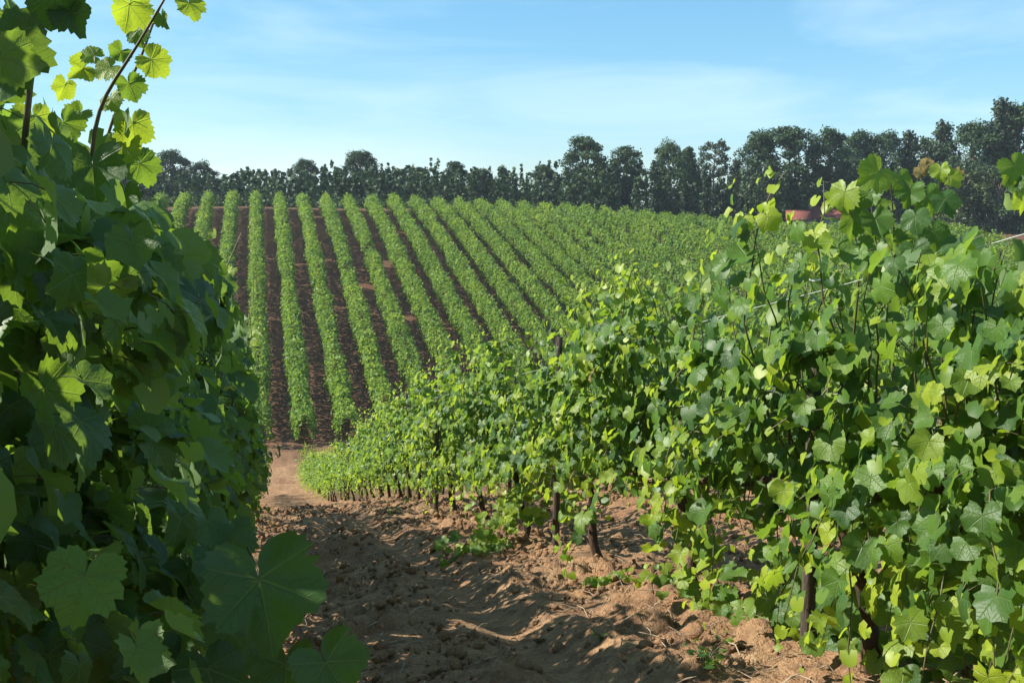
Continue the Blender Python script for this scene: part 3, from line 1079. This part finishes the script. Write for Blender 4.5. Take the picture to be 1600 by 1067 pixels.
# ------------------------------------------------------------------ posts and wires of the two rows
def post(x, d, h, label):
    z = g1(x, d)
    root = thing('trellis_post', label, 'post', (x, d, z), 'wooden posts of the trellis')
    b = Bag()
    s = np.linspace(0, 1, 7)
    lean = random.uniform(-.04, .04)
    b.tube(np.stack([lean * s, 0 * s, -.3 + s * (h + .3)], -1), .033 - .005 * s, 9, rough=.07)
    obj('stake', b.mesh('stake', [M['post']], smooth=False), root)
    b = Bag()
    for hh in (.70, 1.15, 1.60):
        q = (hh + .3) / (h + .3)
        th = np.linspace(0, 2 * PI, 9)
        b.tube(np.stack([lean * q + .034 * np.cos(th), .034 * np.sin(th), hh + .004 * np.sin(3 * th)], -1), .0022, 4, cap=False)
    obj('wire_tie', b.mesh('wire_tie', [M['wire']]), root)


post(RX - .08, 4.0, 1.32, 'dark weathered post half hidden in the tall vine near the two wires')
post(RX + .03, 8.45, 1.80, 'weathered post hidden among leaves beyond the vine with the bare trunk')
post(RX - .30, 12.9, 1.50, 'thin dark post standing clear in front of the sunlit row')
for k, d in enumerate((17.6, 22.2, 26.8, 31.5)):
    post(RX, d, 1.85, 'weathered post buried in the far stretch of the sunlit row')
post(LX - .05, 3.2, 1.85, 'weathered post inside the shaded row beneath the glowing shoots')
for k, d in enumerate((7.6, 12.2, 17.0)):
    post(LX, d, 1.85, 'weathered post buried in leaves farther along the shaded row')
for row_x, nm in ((RX, 'sunlit'), (LX, 'shaded')):
    for hh, hl in ((.70, 'low'), (1.15, 'middle'), (1.60, 'upper')):
        yy = np.arange(-1, 50, 1.0)
        b = Bag()
        b.tube(np.stack([np.full(len(yy), row_x - .045), yy, gz(np.full(len(yy), row_x), yy, False) + .06 + hh + .01 * np.sin(yy * 1.4)], -1), .0017, 4, cap=False)
        w = obj('trellis_wire', b.mesh('trellis_wire', [M['wire']]))
        w['label'] = f'thin galvanised wire strung at {hl} height through the {nm} row'
        w['category'] = 'wire'
        w['group'] = 'trellis wires'

# ------------------------------------------------------------------ hedge-like vine rows: neighbours of the track, and the hillside
def row_density(k):
    return (270, .19) if k < 13 else ((170, .235) if k < 22 else (90, .30))


def hedge_row(name, X, y0, y1, per_m, size, H, half, label, group, mat, templates, trunk_gap=1.8, gap_noise=1.0):
    root = thing(name, label, 'vine row', (X, y0, g1(X, y0)), group)
    off = np.array(root.location)
    n = int((y1 - y0) * per_m)
    y = rng.uniform(y0, y1, n)
    lump = 1 + .16 * np.sin(y * 2 * PI / 1.8 + X * 3) + (.55 * gap_noise + .1) * vnoise(y / 1.3, np.full(n, X), 41) + .35 * vnoise(y / 4.0, np.full(n, X), 43)
    keepn = gap_noise * vnoise(y / 1.1, np.full(n, X * 1.7), 61) > -.40
    hh = H * (1 + .22 * vnoise(y / .9, np.full(n, X), 42) + .14 * vnoise(y / 3.7, np.full(n, X), 47))
    # bell-shaped cross-section, leaves crowd its surface
    th = rng.uniform(-.12, 1.12, n) * PI
    rad = 1 - .42 * rng.random(n) ** 1.8 + .34 * rng.random(n) ** 6
    w = half * lump * np.sign(np.cos(th)) * np.abs(np.cos(th)) ** .75 * rad
    zrel = .36 * H + np.sin(th) * rad * np.where(np.sin(th) > 0, hh - .36 * H, .45 * H)
    zrel = np.maximum(zrel, .08)
    x = X + w + .10 * vnoise(y / 6, np.full(n, X), 44)
    P = np.stack([x, y, gz(x * 0 + X, y, False) + zrel], -1)
    outw = np.stack([np.cos(th) * 1.0, rng.normal(0, .4, n), np.abs(np.sin(th)) * .8 + .25], -1)
    Nn = outw + sun_vec * .2 + rng.normal(0, .75, (n, 3))
    T = np.stack([np.cos(th) * .4, np.zeros(n), np.full(n, -.9)], -1) + rng.normal(0, .45, (n, 3))
    S = size * rng.uniform(.6, 1.35, n)
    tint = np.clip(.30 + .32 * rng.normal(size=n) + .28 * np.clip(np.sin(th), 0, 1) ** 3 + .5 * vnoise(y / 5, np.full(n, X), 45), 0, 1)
    k = keepn
    obj('foliage', merged_leaves('foliage', P[k], frames(Nn[k], T[k]), S[k], tint[k], templates, M[mat], off), root, kind='stuff')
    b = Bag()
    for d in np.arange(y0 + .4, y1, trunk_gap):
        z = g1(X, d)
        x1 = X + random.gauss(0, .04)
        b.tube([(x1, d, z - .1), (x1 + random.gauss(0, .03), d, z + .35), (x1 + random.gauss(0, .04), d + .05, z + .75)], [.04, .03, .028], 5, cap=False)
    obj('trunks', b.mesh('trunks', [M['bark']], off=off), root, kind='stuff')
    return root


G2 = 'neighbouring vine rows seen through the gaps'
for k, side in ((1, 'behind the sunlit row, the first one'), (2, 'second one behind the sunlit row'), (3, 'third one behind the sunlit row'), (4, 'fourth one behind the sunlit row')):
    hedge_row('vine_row', RX + k * ROW, 1.0 + k * 1.5, 52, 330 if k == 1 else 170, .09 if k == 1 else .12, 2.05, .55,
              f'green vine row glimpsed through leaves, {side}', G2, 'leaf_plain', LEAF_MIN if k == 1 else QUADS)
for k, side in ((1, 'first one'), (2, 'second one')):
    hedge_row('vine_row', LX - k * ROW, -2.0, 52, 520 if k == 1 else 180, .095, 2.0, .55,
              f'green vine row glimpsed through dark leaves behind the shaded row, {side}', G2, 'leaf_plain', LEAF_MIN if k == 1 else QUADS)

ORD = ['', 'first', 'second', 'third', 'fourth', 'fifth', 'sixth', 'seventh', 'eighth', 'ninth', 'tenth', 'eleventh', 'twelfth']
GH = 'vine rows on the far hillside'
for k in range(-7, 36):
    X = LX + .05 + k * ROW
    if k == 0:
        lab = 'hillside vine row rising straight up from the far end of the dirt track'
    elif k < 0 and k > -5:
        lab = f'{ORD[-k]} hillside row beyond the one straight above the track, leaning towards the shaded vines'
    elif k <= -5:
        lab = 'hillside vine row mostly hidden behind the shaded vines at the edge of the field'
    elif k <= 12:
        lab = f'{ORD[k]} hillside row towards the red-roofed house from the one above the track'
    else:
        lab = 'hillside vine row merged with its neighbours on the slope below the red-roofed house'
    hedge_row('vine_row', X, 69.5 - max(0, k) * .12, 140.5 - .03 * max(0, k), *row_density(k), 2.0, .64, lab, GH, 'leaf_hill', QUADS, 2.6, 1.0)

# ------------------------------------------------------------------ weeds on the track
def weed(px, py, n, r, label):
    # pixel on the ground: walk down the ray until it meets the terrain
    v = fwd * F + rgt * (px - 800) - upv * (py - 533.5)
    s = 1.0
    for q in np.arange(2, 40, .02):
        p = EYE + v * (q / v[1])
        if p[2] < g1(p[0], p[1]):
            break
    root = thing('weed', label, 'weed', (p[0], p[1], g1(p[0], p[1])), 'weeds growing on the track')
    b = Bag()
    tips = []
    for k in range(n):
        a, h = random.uniform(0, 2 * PI), random.uniform(.35, 1) * r
        e = np.array([math.cos(a) * h * .9, math.sin(a) * h * .9, h * random.uniform(.5, 1.2)])
        b.tube([(0, 0, -.01), e * (.5, .5, .65), e], [.003, .002, .0012], 3, cap=False)
        tips.append(e)
    obj('stem', b.mesh('stem', [M['cane']]), root)
    for e in tips:
        for f in (.55, .8, 1.0):
            c = e * f + rng.normal(0, .01, 3)
            Rm = frames((np.array([0, 0, 1.0]) + rng.normal(0, .4, 3))[None], (e + rng.normal(0, .03, 3))[None])[0]
            o = lf_obj(WEEDLEAF, root, c, Rm, r * random.uniform(.16, .30), random.uniform(.2, .8))


Vw, Fw, mw, uw = leaf_template(8, 901, 0, False, .4)
WEEDLEAF = mesh_np('leaf', Vw * np.array([.6, 1, 1]), [Fw], [M['weed']], smooth=True)
weed(613, 805, 10, .14, 'small green weed tuft at the rim of the reddish bank beside the rut')
weed(1100, 1040, 12, .13, 'leafy weed on pale clods under the vine with the low short trunk')
weed(940, 1000, 6, .06, 'tiny weed seedling among the pale clods of the bank')

# ------------------------------------------------------------------ trees beyond the crest
def clump_quads(c, rx, rz, n, size, tint0, flat=0.0):
    u = rng.normal(size=(n, 3))
    u /= np.linalg.norm(u, axis=1)[:, None]
    r = rng.random(n) ** .45
    P = np.asarray(c) + u * r[:, None] * np.array([rx, rx, rz])
    P += rng.normal(0, .06 * rx, (n, 3))
    Nn = u * .8 + rng.normal(0, .6, (n, 3)) + (0, 0, .3)
    T = rng.normal(size=(n, 3)) + (0, 0, -.6)
    S = size * rng.uniform(.55, 1.4, n)
    tint = np.clip(tint0 + .22 * rng.normal(size=n), 0, 1)
    return P, Nn, T, S, tint


def crown_mesh(name, parts, mat):
    P, Nn, T, S, tint = [np.concatenate(q) for q in zip(*parts)]
    return merged_leaves(name, P, frames(Nn, T), S, tint, QUADS, M[mat])


def limb(b, a, e, r0, r1, sag=.0):
    a, e = np.array(a, float), np.array(e, float)
    m = (a + e) / 2 + rng.normal(0, .06, 3) * np.linalg.norm(e - a) + (0, 0, -sag)
    b.tube(bez(a, m, e, 6), np.linspace(r0, r1, 6), 6, cap=False)


def make_euc(kind, Hh=1.0):
    """unit height tree"""
    b = Bag()
    parts = []
    s = np.linspace(0, 1, 9)
    bend = np.cumsum(rng.normal(0, .012, (9, 2)), 0)
    top = .80
    trunk = np.stack([bend[:, 0], bend[:, 1], s * top], -1)
    b.tube(trunk, .020 * (1 - .75 * s), 7, cap=False)
    if kind == 'euc':
        nl, lo, spread, cs, cn = 26, .22, .20, .095, 230
    elif kind == 'round':
        nl, lo, spread, cs, cn = 30, .16, .27, .11, 230
    else:
        nl, lo, spread, cs, cn = 26, .12, .13, .08, 200
    for k in range(nl):
        h = lo + (1 - lo) * (k + .5) / nl
        i = min(h / top, 1) * 8
        j = int(min(i, 7))
        a = trunk[j] + (trunk[j + 1] - trunk[j]) * (i - j)
        ang = k * 2.4 + random.uniform(-.5, .5)
        prof = math.sin(PI * (.18 + .80 * (h - lo) / (1 - lo))) ** .7
        L = spread * prof * random.uniform(.55, 1.15)
        e = np.array([a[0] + L * math.cos(ang), a[1] + L * math.sin(ang), min(h + L * .35, 1.0) - (.02 if h > .9 else 0)])
        limb(b, a - (0, 0, L * .25), e, .008, .003)
        rr = cs * random.uniform(.65, 1.25)
        parts.append(clump_quads(e, rr, rr * random.uniform(.55, .85), int(cn * 1.5), .0175, random.uniform(.1, .8)))
        if random.random() < .6:
            e2 = e + rng.normal(0, .06, 3) * (1, 1, .6)
            parts.append(clump_quads(e2, rr * .6, rr * .5, cn * 3 // 4, .0165, random.uniform(.1, .8)))
    return b.mesh('trunk', [M['trunk']]), crown_mesh('crown', parts, 'euc' if kind != 'bushy' else 'bushy')


def make_bushy():
    b = Bag()
    parts = []
    b.tube([(0, 0, 0), (.01, .01, .2), (0, .02, .45)], [.028, .02, .012], 7, cap=False)
    for k in range(30):
        ang, h = k * 2.4, random.uniform(.12, .92)
        L = .34 * math.sin(PI * (.15 + .8 * h)) ** .8 * random.uniform(.3, 1.0)
        e = np.array([L * math.cos(ang), L * math.sin(ang), h])
        limb(b, (0, .01, min(h * .7, .42)), e, .008, .002)
        rr = random.uniform(.08, .14)
        parts.append(clump_quads(e, rr, rr * .8, 170, .026, random.uniform(0, .9)))
    return b.mesh('trunk', [M['trunk']]), crown_mesh('crown', parts, 'bushy')


def make_pine(cone=False):
    b = Bag()
    parts = []
    s = np.linspace(0, 1, 8)
    tr = np.stack([.01 * np.sin(s * 4), .008 * np.sin(s * 3 + 1), s * .96], -1)
    b.tube(tr, .016 * (1 - .8 * s), 7, cap=False)
    if cone:
        for k in range(46):
            h = .16 + .82 * k / 46
            L = (.15 * (1 - (h - .16) / .84) ** .65 + .012) * random.uniform(.6, 1.1)
            ang = k * 2.4
            e = np.array([L * math.cos(ang), L * math.sin(ang), h + L * .25])
            limb(b, (0, 0, h), e, .004, .0015)
            parts.append(clump_quads(e * (.75, .75, 1), .045 + .2 * L, .045, 80, .019, random.uniform(.1, .7)))
        parts.append(clump_quads((0, 0, .97), .014, .04, 40, .011, .4))
    else:
        for k in range(26):
            h = .60 + .38 * (k / 26)
            L = .20 * math.sin(PI * (.25 + .65 * (h - .6) / .4)) * random.uniform(.5, 1.1)
            ang = k * 2.4
            e = np.array([L * math.cos(ang), L * math.sin(ang), h + L * .2])
            limb(b, (0, 0, h - L * .2), e, .005, .002)
            parts.append(clump_quads(e, .058, .034, 110, .017, random.uniform(.1, .7)))
        for k in range(3):
            h = .42 + .05 * k
            ang = k * 2
            e = np.array([.13 * math.cos(ang), .13 * math.sin(ang), h])
            limb(b, (0, 0, h - .01), e, .004, .0015)
            parts.append(clump_quads(e, .035, .02, 30, .012, .4))
    return b.mesh('trunk', [M['pine_bark']]), crown_mesh('crown', parts, 'pine')


PROTO = {'euc': [make_euc('euc') for _ in range(4)], 'round': [make_euc('round') for _ in range(3)], 'slim': [make_euc('slim') for _ in range(3)],
         'bushy': [make_bushy() for _ in range(3)], 'pine': [make_pine() for _ in range(2)], 'cone': [make_pine(True) for _ in range(2)]}
NAMES = {'euc': ('eucalyptus_tree', 'eucalyptus'), 'round': ('eucalyptus_tree', 'eucalyptus'), 'slim': ('eucalyptus_tree', 'eucalyptus'),
         'bushy': ('broadleaf_tree', 'tree'), 'pine': ('pine_tree', 'pine'), 'cone': ('conifer_tree', 'conifer')}
TREES = [  # px, top py, depth, kind, width factor, label
    (268, 238, 172, 'round', 1.15, 'dark spreading tree with a flat domed crown behind the shaded vine shoots'),
    (322, 254, 176, 'round', 0.95, 'smaller domed dark tree next to the spreading one near the shaded shoots'),
    (232, 268, 168, 'bushy', 1.0, 'dark bushy tree peeping out from behind the shaded vine shoots'),
    (476, 252, 176, 'round', 1.0, 'rounded two-lobed tree standing alone above the low wood'),
    (562, 239, 174, 'round', 1.2, 'broad round-headed tree, biggest above the straight hillside rows'),
    (528, 262, 178, 'slim', 1.0, 'thin wispy tree close beside the broad round-headed one'),
    (620, 266, 172, 'euc', 1.1, 'low eucalyptus beginning the even stretch after the round-headed tree'),
    (658, 262, 175, 'slim', 1.5, 'short twin-pointed eucalyptus in the even stretch of wood'),
    (708, 254, 172, 'euc', 1.2, 'bushy peaked eucalyptus in the middle of the even stretch'),
    (750, 265, 174, 'euc', 1.1, 'low rounded eucalyptus just before the lone thin spire'),
    (786, 262, 176, 'slim', 0.8, 'lone thin spire of a tree above a gap in the wood'),
    (838, 259, 170, 'euc', 1.1, 'loose-crowned eucalyptus between the thin spire and the great eucalyptus'),
    (912, 217, 166, 'euc', 1.15, 'great eucalyptus with a ragged peaked crown, first tall one after the low wood'),
    (880, 262, 172, 'bushy', 1.0, 'dark lower tree tucked against the great ragged eucalyptus'),
    (982, 231, 166, 'euc', 0.95, 'dense upright eucalyptus standing next to the great ragged one'),
    (1038, 224, 164, 'round', 0.78, 'broad dense tree with a small pointed tuft on its top'),
    (1078, 231, 168, 'slim', 0.9, 'twin-topped tree leaning against the broad dense one'),
    (1117, 221, 172, 'pine', 0.95, 'lone pine with a bare thin trunk and sky all round its crown'),
    (1152, 249, 168, 'cone', 1.0, 'small pointed conifer just past the lone bare-trunked pine'),
    (1188, 208, 166, 'euc', 0.9, 'open-crowned eucalyptus with sky showing through beside the tall dark clump'),
    (1238, 201, 164, 'euc', 1.1, 'tallest eucalyptus of the dark clump standing over the red roof'),
    (1292, 205, 164, 'euc', 0.95, 'double-headed eucalyptus at the far shoulder of the dark clump'),
    (1200, 268, 160, 'bushy', 1.1, 'dark green broadleaf tree in front of the tall clump beside the house'),
    (1345, 207, 168, 'euc', 0.95, 'fan-crowned eucalyptus after the gap beside the dark clump'),
    (1384, 212, 168, 'round', 0.8, 'round-topped tree with a see-through edge above the tall vine'),
    (1422, 204, 166, 'cone', 1.0, 'first dark conifer above the tall vine tips'),
    (1448, 207, 168, 'bushy', 0.8, 'blunt broad tree between two conifers above the tall vine'),
    (1476, 190, 165, 'cone', 1.1, 'second taller conifer with a plump pointed crown above the withered vine tips'),
    (1528, 196, 158, 'round', 1.0, 'big rounded dark tree filling the space before the tallest conifer'),
    (1568, 153, 156, 'cone', 1.0, 'tallest conifer of the whole skyline, narrow and pointed'),
    (1600, 166, 156, 'euc', 1.0, 'tall dark tree cut by the picture edge next to the tallest conifer'),
    (1500, 232, 150, 'bushy', 1.1, 'low dark tree between the withered vine tips and the edge conifers'),
    (1560, 255, 148, 'bushy', 1.2, 'low dark tree below the tallest conifer, behind the single edge leaf'),
]
cnt = {}


def tree(x, y, h, kind, wf, label, group):
    k = cnt.get(kind, 0)
    cnt[kind] = k + 1
    tm, cm = PROTO[kind][k % len(PROTO[kind])]
    z = float(gz(x, y, False)) - .1
    nm, cat = NAMES[kind]
    root = thing(nm, label, cat, (x, y, z), group)
    root.rotation_euler = (0, 0, random.uniform(0, 6.28))
    root.scale = (h * wf, h * wf, h)
    obj('trunk', tm, root)
    obj('crown', cm, root)


def x_of(px, d):
    return float(at(px, 320, d)[0])


for px_, ty, d_, kind, wf, lab in TREES:
    p_ = at(px_, ty, d_)
    h = p_[2] - float(gz(p_[0], p_[1], False)) + .1
    tree(p_[0], d_, h, kind, wf, lab, 'trees of the wood beyond the vineyard')

# the wood's young growth, one mass: saplings between and behind the trees
parts = []
b = Bag()
for k in range(1200):
    px_ = random.uniform(150, 1700)
    d_ = random.uniform(157, 192)
    x = x_of(px_, d_)
    z = float(gz(x, d_, False))
    ytop = np.interp(px_, [150, 340, 420, 600, 860, 900, 1000, 1150, 1250, 1420, 1600], [264, 274, 272, 264, 268, 254, 252, 262, 244, 236, 215])
    topz = EYE[2] + (330 - ytop) / F * d_ * 1.03
    h = max(2.5, (topz - z) * random.uniform(.55, 1.06))
    if random.random() < .10:
        h *= 1.12
    r = random.uniform(.6, 1.4)
    tn = random.uniform(.1, .7)
    m = 6
    for q in range(m):
        f = (q + .6) / m
        parts.append(clump_quads((x + random.gauss(0, .25), d_ + random.gauss(0, .25), z + h * f), r * (1.15 - .95 * f), h / m * .75, 17, .50, tn))
obj('woods', crown_mesh('woods', parts, 'euc'), kind='stuff')
# brushwood along the foot of the wood
parts = []
for k in range(480):
    px_ = random.uniform(120, 1950)
    d_ = random.uniform(147, 156)
    x = x_of(px_, d_)
    z = float(gz(x, d_, False))
    r = random.uniform(.5, 1.5)
    parts.append(clump_quads((x, d_, z + r * .5), r * 1.1, r * .9, 60, .34, random.uniform(.1, .7)))
obj('undergrowth', crown_mesh('undergrowth', parts, 'bushy'), kind='stuff')

# ------------------------------------------------------------------ red-roofed house at the edge of the wood
t = NT('clay_roof_tiles')
tc = t.new('ShaderNodeTexCoord')
wv = t.new('ShaderNodeTexWave', Vector=tc.outputs['Object'], Scale=2.4)
wv.bands_direction = 'X'
c = t.mix(t.noise(tc.outputs['Object'], 2.2, 5), c4(.17, .046, .030), c4(.30, .085, .055))
bp = t.new('ShaderNodeBump', Strength=.8, Distance=.06, Height=wv.outputs['Fac'])
p = t.new('ShaderNodeBsdfPrincipled', Base__Color=c, Roughness=.85, Normal=bp.outputs[0])
M['tiles'] = t.out(p.outputs[0])
t = NT('limewash')
tc = t.new('ShaderNodeTexCoord')
p = t.new('ShaderNodeBsdfPrincipled', Base__Color=t.mix(t.noise(tc.outputs['Object'], 1.5, 5), c4(.20, .18, .15), c4(.32, .29, .25)), Roughness=.9)
M['lime'] = t.out(p.outputs[0])
t = NT('window_glass')
p = t.new('ShaderNodeBsdfPrincipled', Base__Color=t.mix(t.noise(t.new('ShaderNodeTexCoord').outputs['Object'], 2, 2), c4(.03, .035, .04), c4(.06, .07, .08)), Roughness=.08)
M['glass'] = t.out(p.outputs[0])
t = NT('green_paint')
p = t.new('ShaderNodeBsdfPrincipled', Base__Color=t.mix(t.noise(t.new('ShaderNodeTexCoord').outputs['Object'], 6, 3), c4(.05, .10, .07), c4(.08, .14, .10)), Roughness=.5)
M['paint'] = t.out(p.outputs[0])


def house(px0, px1, d, eave_py, ridge_py, label, depth=5.0, chimney=True):
    xa, xb = x_of(px0, d), x_of(px1, d)
    zr, ze = at(px0, ridge_py, d)[2], at(px0, eave_py, d)[2]
    xm = (xa + xb) / 2
    g = float(gz(xm, d, False))
    root = thing('farm_house', label, 'house', (xm, d, g), 'red-roofed farm buildings')
    root.rotation_euler = (0, 0, -math.atan2(xm, d) * .9)
    w, e, r = (xb - xa) / 2, ze - g, zr - g
    b = Bag()
    b.box((-w + .3, .35, -.6), (w - .3, depth, e))
    # gable ends
    for s in (-1, 1):
        x1, x2 = s * (w - .3), s * (w - .45)
        V = [(x1, .35, e), (x1, depth, e), (x1, depth / 2 + .17, r - .12), (x2, .35, e), (x2, depth, e), (x2, depth / 2 + .17, r - .12)]
        b.add(V, [(0, 1, 2), (3, 5, 4)], [(0, 2, 5, 3), (1, 4, 5, 2)])
    obj('wall', b.mesh('wall', [M['lime']], smooth=False), root)
    b = Bag()
    for s in (0, 1):
        yo, ym = (0.0, depth / 2 + .17) if s == 0 else (depth + .35, depth / 2 + .17)
        V = [(-w, yo, e - .06), (w, yo, e - .06), (w, ym, r), (-w, ym, r), (-w, yo, e + .06), (w, yo, e + .06), (w, ym, r + .12), (-w, ym, r + .12)]
        b.add(V, None, [(0, 3, 2, 1), (4, 5, 6, 7), (0, 1, 5, 4), (1, 2, 6, 5), (3, 0, 4, 7)])
    ro = obj('roof', b.mesh('roof', [M['tiles']], smooth=False), root)
    b = Bag()
    b.tube([(-w, depth / 2 + .17, r + .1), (w, depth / 2 + .17, r + .1)], .12, 7)
    obj('ridge_tiles', b.mesh('ridge_tiles', [M['tiles']]), ro)
    if chimney:
        b = Bag()
        b.box((-w + .55, depth / 2 - .6, r - .5), (-w + 1.1, depth / 2 - .1, r + .45))
        b.box((-w + .48, depth / 2 - .67, r + .45), (-w + 1.17, depth / 2 - .03, r + .55))
        obj('chimney', b.mesh('chimney', [M['lime']], smooth=False), ro)
    for wx in (-w * .5, w * .45):
        b = Bag()
        for q in ((-.5, -.42), (.42, .5)):
            b.box((wx + q[0], .27, .95), (wx + q[1], .36, 2.05))
        b.box((wx - .42, .27, 1.97), (wx + .42, .36, 2.05))
        b.box((wx - .42, .27, .95), (wx + .42, .36, 1.03))
        fo = obj('window', b.mesh('window', [M['paint']], smooth=False), root)
        b = Bag()
        b.box((wx - .42, .31, 1.03), (wx + .42, .345, 1.97))
        obj('pane', b.mesh('pane', [M['glass']], smooth=False), fo)
    b = Bag()
    b.box((-.45, .30, -.1), (.45, .40, 2.0))
    obj('door', b.mesh('door', [M['paint']], smooth=False), root)


house(1231, 1266, 148, 344, 331, 'small farm shed with a faded pinkish roof joining the longer red roof', 4.5, False)
house(1264, 1345, 155, 342, 324, 'low farm house with a long brick-red tiled roof at the wood edge', 6.0)

# ------------------------------------------------------------------ the air: a thin even haze over the whole place
t = NT('haze_air')
pv = t.new('ShaderNodeVolumePrincipled')
pv.inputs['Color'].default_value = (.80, .90, 1.0, 1)
pv.inputs['Density'].default_value = 0.00022
pv.inputs['Anisotropy'].default_value = 0.2
ho = t.new('ShaderNodeOutputMaterial')
t.l.new(pv.outputs[0], ho.inputs['Volume'])
b = Bag()
b.box((-1560, -1560, -24), (1560, 1860, 24))
haze = obj('haze', b.mesh('haze', [t.m], smooth=False), kind='stuff')
